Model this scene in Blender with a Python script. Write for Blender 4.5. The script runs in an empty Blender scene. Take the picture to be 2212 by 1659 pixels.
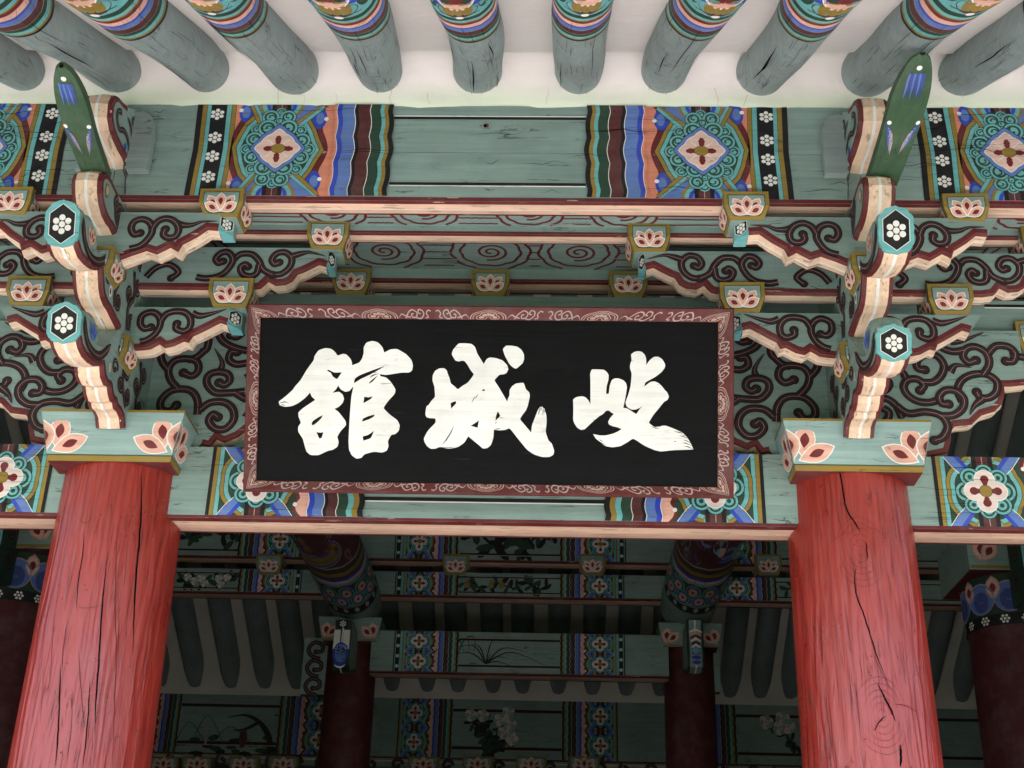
import bpy, math, random
import numpy as np
from mathutils import Vector, Matrix, geometry
R = math.radians
random.seed(7)
scene = bpy.context.scene
# ------------------------------------------------------------------ camera
FPX, PITCH, YAW, ROLL = 2851.46, 0.451939, -0.037432, 0.027940
CAM = np.array([0.3399, -5.8091, 1.6])
_F = np.array([math.sin(YAW)*math.cos(PITCH), math.cos(YAW)*math.cos(PITCH), math.sin(PITCH)])
_R0 = np.array([math.cos(YAW), -math.sin(YAW), 0.0])
_U0 = np.cross(_R0, _F)
_Rt = math.cos(ROLL)*_R0 + math.sin(ROLL)*_U0
_Up = -math.sin(ROLL)*_R0 + math.cos(ROLL)*_U0
cd = bpy.data.cameras.new('camera'); co = bpy.data.objects.new('camera', cd)
scene.collection.objects.link(co)
m = Matrix.Identity(4)
for i in range(3):
    m[i][0] = _Rt[i]; m[i][1] = _Up[i]; m[i][2] = -_F[i]; m[i][3] = CAM[i]
co.matrix_world = m
cd.sensor_width = 36; cd.lens = 36*FPX/2212; cd.clip_end = 3000; cd.clip_start = .05
scene.camera = co
# ------------------------------------------------------------------ world, sun, exposure
world = bpy.data.worlds.new('World'); scene.world = world; world.use_nodes = True
wn = world.node_tree; wn.nodes.clear()
sky = wn.nodes.new('ShaderNodeTexSky'); sky.sky_type = 'NISHITA'; sky.sun_disc = False
SUN_EL, SUN_AZ = R(60), R(200)      # azimuth from +y, clockwise: high sun in front; the deep eaves shade the whole facade
sky.sun_elevation = SUN_EL; sky.sun_rotation = SUN_AZ
sky.dust_density = 2.0
bg = wn.nodes.new('ShaderNodeBackground'); bg.inputs['Strength'].default_value = .13
wo = wn.nodes.new('ShaderNodeOutputWorld')
wn.links.new(sky.outputs[0], bg.inputs[0]); wn.links.new(bg.outputs[0], wo.inputs[0])
sl = bpy.data.lights.new('sun', 'SUN'); sl.energy = 3.5; sl.angle = R(.5); sl.color = (1, .97, .93)
so = bpy.data.objects.new('sun', sl); scene.collection.objects.link(so)
sd = Vector((math.sin(SUN_AZ)*math.cos(SUN_EL), math.cos(SUN_AZ)*math.cos(SUN_EL), math.sin(SUN_EL)))
so.rotation_euler = sd.to_track_quat('Z', 'Y').to_euler()
so.location = (0, -20, 30)
scene.view_settings.view_transform = 'Standard'; scene.view_settings.look = 'None'
scene.view_settings.gamma = 1; scene.view_settings.use_curve_mapping = False
scene.view_settings.exposure = 2.2
scene.render.engine = 'CYCLES'
scene.cycles.max_bounces = 8; scene.cycles.diffuse_bounces = 6
# ------------------------------------------------------------------ measuring helpers (photo measurements -> points on real planes)
def ray(px, py): return _F*FPX + _Rt*(px-1106) + _Up*(829.5-py)
def at(px, py, Y): d = ray(px, py); return CAM + d*(Y-CAM[1])/d[1]
def atx(px, py, X): d = ray(px, py); return CAM + d*(X-CAM[0])/d[0]
def crop(x0, y0, k): return lambda x, y: ((x0+x*k)/1.82278, (y0+y*k)/1.82278)
c1 = crop(0, 0, .6329); c2 = crop(1300, 0, .6329); c3 = crop(2800, 250, .6027); c3b = crop(2800, 1150, .6027)
c4 = crop(0, 700, .4973); c5 = crop(0, 1200, .5424); c6 = crop(900, 700, .4973); c7 = crop(1900, 700, .4973)
# ------------------------------------------------------------------ materials
MATS = {}
def wood(name, col, axis='x', rough=.62, crack=.55, wear=0.0, wearcol=(.5, .4, .3), bump=.25, var=.22, spec=.35, scale=1.0, dust=.16):
    key = name+'_'+axis
    if key in MATS: return MATS[key]
    mt = bpy.data.materials.new(key); mt.use_nodes = True; nt = mt.node_tree; nt.nodes.clear()
    N = nt.nodes.new; Lk = nt.links.new
    out = N('ShaderNodeOutputMaterial'); b = N('ShaderNodeBsdfPrincipled'); Lk(b.outputs[0], out.inputs[0])
    tc = N('ShaderNodeTexCoord'); oi = N('ShaderNodeObjectInfo')
    mul = N('ShaderNodeMath'); mul.operation = 'MULTIPLY'; mul.inputs[1].default_value = 37.0; Lk(oi.outputs['Random'], mul.inputs[0])
    add = N('ShaderNodeVectorMath'); add.operation = 'ADD'; Lk(tc.outputs['Object'], add.inputs[0]); Lk(mul.outputs[0], add.inputs[1])
    mp = N('ShaderNodeMapping'); Lk(add.outputs[0], mp.inputs[0])
    lo, hi = 2.2*scale, 46.0*scale
    mp.inputs['Scale'].default_value = {'x': (lo, hi, hi), 'y': (hi, lo, hi), 'z': (hi, hi, lo)}[axis]
    n1 = N('ShaderNodeTexNoise'); n1.inputs['Scale'].default_value = 1.0; n1.inputs['Detail'].default_value = 5; n1.inputs['Roughness'].default_value = .62
    n1.inputs['Distortion'].default_value = .35; Lk(mp.outputs[0], n1.inputs['Vector'])
    mp2 = N('ShaderNodeMapping'); Lk(add.outputs[0], mp2.inputs[0])
    lo2, hi2 = 1.3*scale, 13.0*scale
    mp2.inputs['Scale'].default_value = {'x': (lo2, hi2, hi2), 'y': (hi2, lo2, hi2), 'z': (hi2, hi2, lo2)}[axis]
    n2 = N('ShaderNodeTexNoise'); n2.inputs['Scale'].default_value = 1.0; n2.inputs['Detail'].default_value = 6; n2.inputs['Roughness'].default_value = .55
    n2.inputs['Distortion'].default_value = .6; Lk(mp2.outputs[0], n2.inputs['Vector'])
    # cracks: narrow level set of the stretched noise, broken up by a mask
    sb = N('ShaderNodeMath'); sb.operation = 'SUBTRACT'; sb.inputs[1].default_value = .5; Lk(n2.outputs[0], sb.inputs[0])
    ab = N('ShaderNodeMath'); ab.operation = 'ABSOLUTE'; Lk(sb.outputs[0], ab.inputs[0])
    cr = N('ShaderNodeMapRange'); cr.inputs['From Min'].default_value = .0015; cr.inputs['From Max'].default_value = .010
    cr.inputs['To Min'].default_value = 1; cr.inputs['To Max'].default_value = 0; Lk(ab.outputs[0], cr.inputs['Value'])
    n3 = N('ShaderNodeTexNoise'); n3.inputs['Scale'].default_value = 5.5; n3.inputs['Detail'].default_value = 3; Lk(add.outputs[0], n3.inputs['Vector'])
    mk = N('ShaderNodeMapRange'); mk.inputs['From Min'].default_value = .53; mk.inputs['From Max'].default_value = .60; Lk(n3.outputs[0], mk.inputs['Value'])
    cm = N('ShaderNodeMath'); cm.operation = 'MULTIPLY'; Lk(cr.outputs[0], cm.inputs[0]); Lk(mk.outputs[0], cm.inputs[1])
    cm2 = N('ShaderNodeMath'); cm2.operation = 'MULTIPLY'; cm2.inputs[1].default_value = crack; Lk(cm.outputs[0], cm2.inputs[0])
    # tone variation
    n4 = N('ShaderNodeTexNoise'); n4.inputs['Scale'].default_value = 3.0; n4.inputs['Detail'].default_value = 5; n4.inputs['Roughness'].default_value = .6; Lk(add.outputs[0], n4.inputs['Vector'])
    av = N('ShaderNodeMath'); av.operation = 'ADD'; Lk(n4.outputs[0], av.inputs[0]); Lk(n1.outputs[0], av.inputs[1])
    vr = N('ShaderNodeMapRange'); vr.inputs['From Min'].default_value = .7; vr.inputs['From Max'].default_value = 1.3
    vr.inputs['To Min'].default_value = 1-var; vr.inputs['To Max'].default_value = 1+var; Lk(av.outputs[0], vr.inputs['Value'])
    vm = N('ShaderNodeVectorMath'); vm.operation = 'SCALE'; vm.inputs[0].default_value = col; Lk(vr.outputs[0], vm.inputs['Scale'])
    last = vm.outputs[0]
    if wear > 0:
        mp5 = N('ShaderNodeMapping'); Lk(add.outputs[0], mp5.inputs[0])
        mp5.inputs['Scale'].default_value = {'x': (6, 45, 45), 'y': (45, 6, 45), 'z': (45, 45, 6)}[axis]
        n5 = N('ShaderNodeTexNoise'); n5.inputs['Scale'].default_value = 1; n5.inputs['Detail'].default_value = 4; Lk(mp5.outputs[0], n5.inputs['Vector'])
        wr = N('ShaderNodeMapRange'); wr.inputs['From Min'].default_value = .72-wear*.3; wr.inputs['From Max'].default_value = .75-wear*.3; Lk(n5.outputs[0], wr.inputs['Value'])
        mw = N('ShaderNodeMix'); mw.data_type = 'RGBA'; mw.inputs['B'].default_value = (*wearcol, 1); Lk(wr.outputs[0], mw.inputs['Factor']); Lk(last, mw.inputs['A'])
        last = mw.outputs['Result']
    n6 = N('ShaderNodeTexNoise'); n6.inputs['Scale'].default_value = 7.0; n6.inputs['Detail'].default_value = 8; n6.inputs['Roughness'].default_value = .7; Lk(add.outputs[0], n6.inputs['Vector'])
    fr = N('ShaderNodeMapRange'); fr.inputs['From Min'].default_value = .45; fr.inputs['From Max'].default_value = .75; fr.inputs['To Max'].default_value = dust; Lk(n6.outputs[0], fr.inputs['Value'])
    md = N('ShaderNodeMix'); md.data_type = 'RGBA'; md.inputs['B'].default_value = (.30, .285, .26, 1); Lk(fr.outputs[0], md.inputs['Factor']); Lk(last, md.inputs['A'])
    last = md.outputs['Result']
    mc = N('ShaderNodeMix'); mc.data_type = 'RGBA'; mc.inputs['B'].default_value = (.012, .012, .012, 1); Lk(cm2.outputs[0], mc.inputs['Factor']); Lk(last, mc.inputs['A'])
    Lk(mc.outputs['Result'], b.inputs['Base Color'])
    # relief
    hs = N('ShaderNodeMath'); hs.operation = 'SUBTRACT'; Lk(n1.outputs[0], hs.inputs[0]); Lk(cm2.outputs[0], hs.inputs[1])
    bp = N('ShaderNodeBump'); bp.inputs['Strength'].default_value = bump; bp.inputs['Distance'].default_value = .004; Lk(hs.outputs[0], bp.inputs['Height'])
    Lk(bp.outputs[0], b.inputs['Normal'])
    rr = N('ShaderNodeMapRange'); rr.inputs['To Min'].default_value = rough-.12; rr.inputs['To Max'].default_value = min(1, rough+.14); Lk(n4.outputs[0], rr.inputs['Value'])
    Lk(rr.outputs[0], b.inputs['Roughness'])
    b.inputs['Specular IOR Level'].default_value = spec
    MATS[key] = mt
    return mt
COL = dict(teal=(.225, .325, .300), aqua=(.14, .42, .43), dgreen=(.022, .055, .034), ochre=(.27, .18, .032), salmon=(.66, .24, .155),
    pink=(.74, .42, .33), cream=(.80, .58, .41), peach=(.74, .49, .36), maroon=(.125, .016, .018), brown=(.085, .022, .022),
    scroll=(.014, .006, .008), scrolli=(.036, .013, .016), line=(.42, .30, .28), blue=(.028, .06, .44), lblue=(.105, .19, .47),
    black=(.008, .008, .010), white=(.80, .80, .76), plank=(.055, .030, .020), dblue=(.045, .075, .27), redd=(.10, .010, .009), red=(.30, .028, .019), tusk=(.042, .090, .045), pale=(.27, .40, .385), petal=(.72, .60, .56), petal2=(.72, .50, .43),
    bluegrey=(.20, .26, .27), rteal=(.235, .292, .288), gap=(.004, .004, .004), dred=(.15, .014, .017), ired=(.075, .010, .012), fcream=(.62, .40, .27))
def M(key):
    n, a = key.rsplit('_', 1)
    kw = {}
    if n == 'cream': kw = dict(wear=.32, wearcol=(.42, .33, .24), crack=.4)
    elif n == 'peach': kw = dict(wear=.38, wearcol=(.50, .36, .26), crack=.3)
    elif n == 'red': kw = dict(rough=.40, spec=.5, bump=.55, var=.16, crack=.8, wear=.10, wearcol=(.22, .03, .03))
    elif n in ('teal', 'rteal'): kw = dict(crack=.75, var=.20)
    elif n == 'maroon': kw = dict(wear=.12, wearcol=(.5, .38, .28))
    elif n == 'white': kw = dict(var=.07, crack=.25)
    elif n == 'gap': kw = dict(crack=0, bump=0, spec=0.0, rough=.85, dust=0)
    if n in ('black', 'scroll', 'scrolli', 'dgreen'): kw['dust'] = .045
    if n in ('redd',): kw['dust'] = 0
    return wood(n, COL[n], a, **kw)
def plaster():
    mt = bpy.data.materials.new('plaster'); mt.use_nodes = True; nt = mt.node_tree; b = nt.nodes['Principled BSDF']
    N = nt.nodes.new; Lk = nt.links.new
    tc = N('ShaderNodeTexCoord'); n = N('ShaderNodeTexNoise'); n.inputs['Scale'].default_value = 1.6; n.inputs['Detail'].default_value = 7; Lk(tc.outputs['Object'], n.inputs['Vector'])
    cr = N('ShaderNodeValToRGB'); e = cr.color_ramp.elements
    e[0].position = .3; e[0].color = (.74, .69, .66, 1); e[1].position = .7; e[1].color = (.82, .77, .75, 1); Lk(n.outputs[0], cr.inputs[0])
    # lower edge next to the beam is stained yellow-green
    sp = N('ShaderNodeSeparateXYZ'); Lk(tc.outputs['Object'], sp.inputs[0])
    n2 = N('ShaderNodeTexNoise'); n2.inputs['Scale'].default_value = 5; n2.inputs['Detail'].default_value = 4; Lk(tc.outputs['Object'], n2.inputs['Vector'])
    a = N('ShaderNodeMath'); a.operation = 'MULTIPLY_ADD'; a.inputs[1].default_value = -.10; Lk(n2.outputs[0], a.inputs[0]); Lk(sp.outputs['Z'], a.inputs[2])
    mr = N('ShaderNodeMapRange'); mr.inputs['From Min'].default_value = 5.43; mr.inputs['From Max'].default_value = 5.52
    mr.inputs['To Min'].default_value = 1; mr.inputs['To Max'].default_value = 0; Lk(a.outputs[0], mr.inputs['Value'])
    ym = N('ShaderNodeMath'); ym.operation = 'GREATER_THAN'; ym.inputs[1].default_value = -.99; Lk(sp.outputs['Y'], ym.inputs[0])
    mm_ = N('ShaderNodeMath'); mm_.operation = 'MULTIPLY'; Lk(ym.outputs[0], mm_.inputs[0]); Lk(mr.outputs[0], mm_.inputs[1])
    mx = N('ShaderNodeMix'); mx.data_type = 'RGBA'; mx.inputs['B'].default_value = (.66, .72, .58, 1); Lk(mm_.outputs[0], mx.inputs['Factor']); Lk(cr.outputs[0], mx.inputs['A'])
    Lk(mx.outputs['Result'], b.inputs['Base Color'])
    n3 = N('ShaderNodeTexNoise'); n3.inputs['Scale'].default_value = 14; n3.inputs['Detail'].default_value = 6; Lk(tc.outputs['Object'], n3.inputs['Vector'])
    bp = N('ShaderNodeBump'); bp.inputs['Strength'].default_value = .25; bp.inputs['Distance'].default_value = .02; Lk(n3.outputs[0], bp.inputs['Height']); Lk(bp.outputs[0], b.inputs['Normal'])
    b.inputs['Roughness'].default_value = .9; b.inputs['Specular IOR Level'].default_value = .1
    MATS['plaster_x'] = mt
def simple(name, c1_, c2_, sc, rough=.85, bump=.3):
    mt = bpy.data.materials.new(name); mt.use_nodes = True; nt = mt.node_tree; b = nt.nodes['Principled BSDF']
    N = nt.nodes.new; Lk = nt.links.new
    tc = N('ShaderNodeTexCoord'); n = N('ShaderNodeTexNoise'); n.inputs['Scale'].default_value = sc; n.inputs['Detail'].default_value = 8; Lk(tc.outputs['Object'], n.inputs['Vector'])
    cr = N('ShaderNodeValToRGB'); e = cr.color_ramp.elements
    e[0].position = .3; e[0].color = (*c1_, 1); e[1].position = .7; e[1].color = (*c2_, 1); Lk(n.outputs[0], cr.inputs[0]); Lk(cr.outputs[0], b.inputs['Base Color'])
    bp = N('ShaderNodeBump'); bp.inputs['Strength'].default_value = bump; bp.inputs['Distance'].default_value = .01; Lk(n.outputs[0], bp.inputs['Height']); Lk(bp.outputs[0], b.inputs['Normal'])
    b.inputs['Roughness'].default_value = rough; b.inputs['Specular IOR Level'].default_value = .2
    MATS[name+'_x'] = mt
plaster()
simple('sand', (.40, .375, .35), (.50, .475, .45), .7)
simple('grass', (.035, .055, .02), (.07, .085, .035), .8)
simple('floor', (.05, .032, .02), (.08, .05, .03), 3)
simple('innerplaster', (.66, .61, .55), (.78, .73, .67), 2)
simple('tile', (.045, .047, .05), (.08, .08, .085), 4)
wood('panel', (.0055, .0060, .0075), 'x', rough=.55, crack=.25, wear=.12, wearcol=(.020, .022, .027), bump=.35, var=.40, spec=.22, dust=.012)
wood('letter', (.82, .82, .80), 'x', rough=.5, crack=.18, wear=.12, wearcol=(.50, .46, .42), bump=.25, var=.13, spec=.35)
wood('frame', (.105, .020, .019), 'x', rough=.55, crack=.2, bump=.15, var=.15, spec=.3)
MATS['frame_z'] = wood('framez', (.105, .020, .019), 'z', rough=.55, crack=.2, bump=.15, var=.15, spec=.3)
# ------------------------------------------------------------------ mesh builder
coll = scene.collection
class MB:
    def __init__(s): s.v = []; s.f = []; s.m = []; s.s = []; s.names = []
    def mi(s, k):
        if k not in s.names: s.names.append(k)
        return s.names.index(k)
    def add(s, pts, faces, mat, smooth=False):
        o = len(s.v); s.v += [tuple(float(c) for c in p) for p in pts]; i = s.mi(mat)
        for f in faces: s.f.append(tuple(o+k for k in f)); s.m.append(i); s.s.append(smooth)
    def quad(s, a, b, c, d, mat): s.add([a, b, c, d], [(0, 1, 2, 3)], mat)
    def box(s, x0, x1, y0, y1, z0, z1, mat, bottom=None, front=None):
        p = [(x, y, z) for z in (z0, z1) for y in (y0, y1) for x in (x0, x1)]
        s.add(p, [(4, 5, 7, 6), (0, 4, 6, 2), (1, 3, 7, 5), (2, 6, 7, 3)], mat)
        s.add(p, [(0, 2, 3, 1)], bottom or mat); s.add(p, [(0, 1, 5, 4)], front or mat)
    def grid(s, rows, mat, smooth=True, closed=False):
        n = len(rows[0]); pts = [p for r in rows for p in r]; fs = []
        for i in range(len(rows)-1):
            for j in range(n if closed else n-1):
                k = (j+1) % n; fs.append((i*n+j, i*n+k, (i+1)*n+k, (i+1)*n+j))
        s.add(pts, fs, mat, smooth)
    def tube(s, path, r, mat, n=10):
        rows = []
        for i, p in enumerate(path):
            p = Vector(p); d = (Vector(path[min(i+1, len(path)-1)])-Vector(path[max(i-1, 0)])).normalized()
            a = d.orthogonal().normalized(); b = d.cross(a)
            rr = r if not isinstance(r, (list, tuple)) else r[i]
            rows.append([p+a*math.cos(2*math.pi*k/n)*rr+b*math.sin(2*math.pi*k/n)*rr for k in range(n)])
        s.grid(rows, mat, True, True)
        s.add(rows[0], [tuple(range(n))], mat); s.add(rows[-1], [tuple(range(n))], mat)
    def mesh(s, name):
        me = bpy.data.meshes.new(name); me.from_pydata(s.v, [], s.f)
        for k in s.names:
            me.materials.append(MATS[k] if k in MATS else M(k))
        me.polygons.foreach_set('material_index', s.m); me.polygons.foreach_set('use_smooth', s.s)
        me.update(); return me
    def build(s, name, parent=None):
        o = bpy.data.objects.new(name, s.mesh(name)); coll.objects.link(o); o.parent = parent; return o
def tag(o, label=None, cat=None, group=None, kind=None):
    for k, v in (('label', label), ('category', cat), ('group', group), ('kind', kind)):
        if v: o[k] = v
    return o
def empty(name, loc, label, cat, group=None):
    o = bpy.data.objects.new(name, None); coll.objects.link(o); o.location = loc; o.empty_display_size = .1
    return tag(o, label, cat, group)
def copy_tree(o, parent=None):
    c = o.copy(); coll.objects.link(c); c.parent = parent
    for ch in list(o.children): copy_tree(ch, c)
    return c
# ------------------------------------------------------------------ painting on surfaces
def cat(pts, n=6, closed=False):
    P = [np.array(p, float) for p in pts]; out = []
    N = len(P)
    for i in range(N if closed else N-1):
        if closed: a, b, c, d = P[(i-1) % N], P[i], P[(i+1) % N], P[(i+2) % N]
        else: a, b, c, d = P[max(i-1, 0)], P[i], P[i+1], P[min(i+2, N-1)]
        for k in range(n):
            t = k/n
            out.append(.5*((2*b)+(-a+c)*t+(2*a-5*b+4*c-d)*t*t+(-a+3*b-3*c+d)*t**3))
    if not closed: out.append(P[-1])
    return [tuple(p) for p in out]
class Paint:
    def __init__(s, mb, fn, ax='x', base=.0007): s.mb = mb; s.fn = fn; s.c = 0; s.ax = ax; s.base = base
    def h(s, L): s.c += 1; return s.base+.0005*L+(s.c % 30)*2.5e-6
    def key(s, m): return m+'_'+s.ax
    def poly(s, pts, m, L, holes=()):
        h = s.h(L); loops = [[Vector((p[0], p[1], 0)) for p in lp] for lp in (pts, *holes)]
        tri = geometry.tessellate_polygon(loops); fl = [p for lp in loops for p in lp]
        s.mb.add([s.fn(p.x, p.y, h) for p in fl], tri, s.key(m))
    def fan(s, c, pts, m, L, rings=2):
        h = s.h(L); n = len(pts); rows = []
        for k in range(1, rings+1):
            rows.append([s.fn(c[0]+(p[0]-c[0])*k/rings, c[1]+(p[1]-c[1])*k/rings, h) for p in pts])
        s.mb.grid(rows, s.key(m), True, True)
        s.mb.add([s.fn(c[0], c[1], h)]+rows[0], [(0, i+1, (i+1) % n+1) for i in range(n)], s.key(m), True)
    def disc(s, c, r, m, L, n=14, ry=None, rot=0):
        ry = ry or r; ca, sa = math.cos(rot), math.sin(rot)
        pts = [(c[0]+r*math.cos(t)*ca-ry*math.sin(t)*sa, c[1]+r*math.cos(t)*sa+ry*math.sin(t)*ca) for t in [2*math.pi*i/n for i in range(n)]]
        s.fan(c, pts, m, L, 1)
    def strip(s, A, B, m, L, closed=False):
        h = s.h(L); s.mb.grid([[s.fn(p[0], p[1], h) for p in A], [s.fn(p[0], p[1], h) for p in B]], s.key(m), True, closed)
    def ribbon(s, path, w, m, L, t0=0.0, t1=0.0, wf=None):
        n = len(path); A = []; B = []
        for i, p in enumerate(path):
            q0 = path[max(i-1, 0)]; q1 = path[min(i+1, n-1)]
            dx, dy = q1[0]-q0[0], q1[1]-q0[1]; l = math.hypot(dx, dy) or 1e-9
            t = i/(n-1); k = w/2
            if wf: k *= wf(t)
            if t0 and t < t0: k *= .08+.92*(t/t0)
            if t1 and t > 1-t1: k *= .08+.92*((1-t)/t1)
            A.append((p[0]-dy/l*k, p[1]+dx/l*k)); B.append((p[0]+dy/l*k, p[1]-dx/l*k))
        s.strip(A, B, m, L)
    def vine(s, path, w, L=1, t0=0.0, t1=0.0, n=6, cols=('scroll', 'scrolli', 'line')):
        p = cat(path, n); w *= 1.36
        s.ribbon(p, w, cols[0], L, t0, t1); s.ribbon(p, w*.60, cols[1], L+1, t0, t1)
        if cols[2]: s.ribbon(p, .0021, cols[2], L+2, t0, t1)
        if not t1: s.disc(p[-1], w*.62, cols[0], L); 
        if not t1: s.disc(p[-1], w*.36, cols[1], L+1)
    def petal(s, c, a, ln, wd, cols, L):
        ca, sa = math.cos(a), math.sin(a)
        def shp(k, off=0):
            out = []
            for i in range(7): t = i/6; out.append((t, math.sin(math.pi*t**1.15)**.8*.5))
            pts = out + [(t, -w_) for t, w_ in out[-2:0:-1]]
            res = []
            for t, w_ in pts:
                u = (t-.5)*ln*k+ln*.5+off; v = w_*wd*k
                res.append((c[0]+u*ca-v*sa, c[1]+u*sa+v*ca))
            return res
        cc = (c[0]+ln*.5*ca, c[1]+ln*.5*sa)
        s.fan(cc, shp(1.0), cols[0], L); s.fan(cc, shp(.86), cols[1], L+.5); s.fan(cc, shp(.42), cols[2], L+1)
    def lotus(s, c, w, L=3, cols=('white', 'pink', 'dred')):
        # c = bottom centre of the flower, w = full width
        cx, cz = c
        for a, l, wd, ox, k in ((124, .62, .34, -.06, 0), (56, .62, .34, .06, 0), (155, .56, .30, 0, 1), (25, .56, .30, 0, 1), (90, .60, .34, 0, 2)):
            s.petal((cx+ox*w, cz+.02*w), R(a), l*w, wd*w, cols, L+k*2)
    def dots(s, c, r, L=2, m='white', n=8, sq=1.0):
        s.disc(c, r*.30, m, L, n, r*.30*sq)
        for k in range(6):
            a = math.pi/6+k*math.pi/3; s.disc((c[0]+r*.66*math.cos(a), c[1]+r*.66*sq*math.sin(a)), r*.30, m, L, n, r*.30*sq)
    def swirl(s, c, r, L, simple_=False, rot=0):
        r *= random.uniform(.95, 1.05); c = (c[0]+random.uniform(-.05, .05)*r, c[1]+random.uniform(-.05, .05)*r)
        s.disc(c, r, 'black', L, 18); s.disc(c, r*.93, 'aqua', L+.3, 18)
        s.disc(c, r*.70, 'dgreen', L+.6, 16); s.disc(c, r*.48, 'aqua', L+.9, 14)
        if not simple_:
            p = [(c[0]+r*k*math.cos(rot+a), c[1]+r*k*math.sin(rot+a)) for k, a in ((.50, 0), (.34, .7), (.2, 1.8), (.12, 3.2))]
            s.ribbon(cat(p, 4), r*.16, 'dgreen', L+1.2)
            s.disc(p[-1], r*.13, 'dgreen', L+1.3, 8)
        else: s.disc(c, r*.24, 'dgreen', L+1.2, 8)
def plane(O, U, V, N=None):
    O, U, V = np.array(O, float), np.array(U, float), np.array(V, float)
    N = np.cross(U, V) if N is None else np.array(N, float); N = N/np.linalg.norm(N)
    return lambda u, v, h: O+U*u+V*v+N*h
def front(Y): return plane((0, Y, 0), (1, 0, 0), (0, 0, 1), (0, -1, 0))
def below(Z): return plane((0, 0, Z), (1, 0, 0), (0, 1, 0), (0, 0, -1))
# board: outline (a,b) counter-clockwise in its own plane, extruded by t along w, with painted or plain edges
def board(mb, out, fancy, t, fn, side, ax, edge=('maroon', 'cream'), eax=None, stripe=.022, smooth_edge=False):
    eax = eax or ax
    n = len(out); area = sum(out[i][0]*out[(i+1) % n][1]-out[(i+1) % n][0]*out[i][1] for i in range(n))
    sg = 1 if area > 0 else -1
    tri = geometry.tessellate_polygon([[Vector((p[0], p[1], 0)) for p in out]])
    for w in (-t/2, t/2): mb.add([fn(p[0], p[1], w) for p in out], tri, side+'_'+ax)
    def en(i):
        a, b = out[i], out[(i+1) % n]; dx, dy = b[0]-a[0], b[1]-a[1]; l = math.hypot(dx, dy) or 1e-9
        return (dy/l*sg, -dx/l*sg)
    def vn(i, f=None):
        e0, e1 = en((i-1) % n), en(i)
        if f is not None and ((i-1) % n) not in f: e0 = e1
        if f is not None and i not in f: e1 = e0
        x, y = e0[0]+e1[0], e0[1]+e1[1]; l = math.hypot(x, y) or 1e-9; x /= l; y /= l
        k = 1/max(.5, x*e1[0]+y*e1[1]); return (x*k, y*k)
    fs = set(fancy)
    prof = [(-.5, 0), (-.40, .008), (-.36, .008), (-.05, .013), (.05, .013), (.36, .008), (.40, .008), (.5, 0)]
    cl = [edge[0], edge[0], edge[1], 'white', edge[1], edge[0], edge[0]]
    for i in range(n):
        j = (i+1) % n
        if i in fs:
            na, nb = vn(i, fs), vn(j, fs)
            for k in range(7):
                (w0, o0), (w1, o1) = prof[k], prof[k+1]
                mb.quad(fn(out[i][0]+na[0]*o0, out[i][1]+na[1]*o0, w0*t), fn(out[j][0]+nb[0]*o0, out[j][1]+nb[1]*o0, w0*t),
                        fn(out[j][0]+nb[0]*o1, out[j][1]+nb[1]*o1, w1*t), fn(out[i][0]+na[0]*o1, out[i][1]+na[1]*o1, w1*t), cl[k]+'_'+eax)
            if stripe:
                for w in (-t/2-.0009, t/2+.0009):
                    mb.quad(fn(*out[i], w), fn(*out[j], w), fn(out[j][0]-nb[0]*stripe, out[j][1]-nb[1]*stripe, w),
                            fn(out[i][0]-na[0]*stripe, out[i][1]-na[1]*stripe, w), edge[0]+'_'+ax)
        else:
            mb.quad(fn(*out[i], -t/2), fn(*out[j], -t/2), fn(*out[j], t/2), fn(*out[i], t/2), side+'_'+ax)
# bearing block (soro): box on top, tapering foot, lotus on each side
def soro(cx, cy, ztop, w, h, d=None, sides=True):
    d = d or w; mb = MB(); k = .48; r = .27
    def lv(v):   # v from 0 bottom to 1 top: half-size factor
        return 1.0 if v >= k else 1-r*(k-v)/k
    lev = [0, k/2, k, 1]
    rows = [[(cx+sx*w/2*lv(v), cy+sy*d/2*lv(v), ztop-h+h*v) for sx, sy in ((-1, -1), (1, -1), (1, 1), (-1, 1))] for v in lev]
    mb.grid(rows, 'ochre_x', False, True); mb.add(rows[-1], [(0, 1, 2, 3)], 'teal_x'); mb.add(rows[0], [(0, 3, 2, 1)], 'teal_x')
    faces = [((1, 0), (0, -1), w, d)]
    if sides: faces += [((0, 1), (1, 0), d, w), ((0, -1), (-1, 0), d, w)]
    for (ux, uy), (nx, ny), ww, dd in faces:
        def fn(u, v, hh, ux=ux, uy=uy, nx=nx, ny=ny, dd=dd):
            f = lv(min(1, max(0, v/h))); e = dd/2*f+hh
            return (cx+ux*u+nx*e, cy+uy*u+ny*e, ztop-h+v)
        p = Paint(mb, fn)
        def hexo(i_):
            a = []
            for v in (0, .24, .48, .75, 1):
                a.append((ww/2*lv(v)-i_, min(h-i_, max(i_, v*h))))
            return [(u, v) for u, v in a]+[(-u, v) for u, v in a[::-1]]
        p.fan((0, h*.5), hexo(.0175), 'dgreen', 1); p.fan((0, h*.5), hexo(.021), 'teal', 1.5)
        p.lotus((0, h*.15), ww*.74, 2.5)
    return mb
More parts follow.
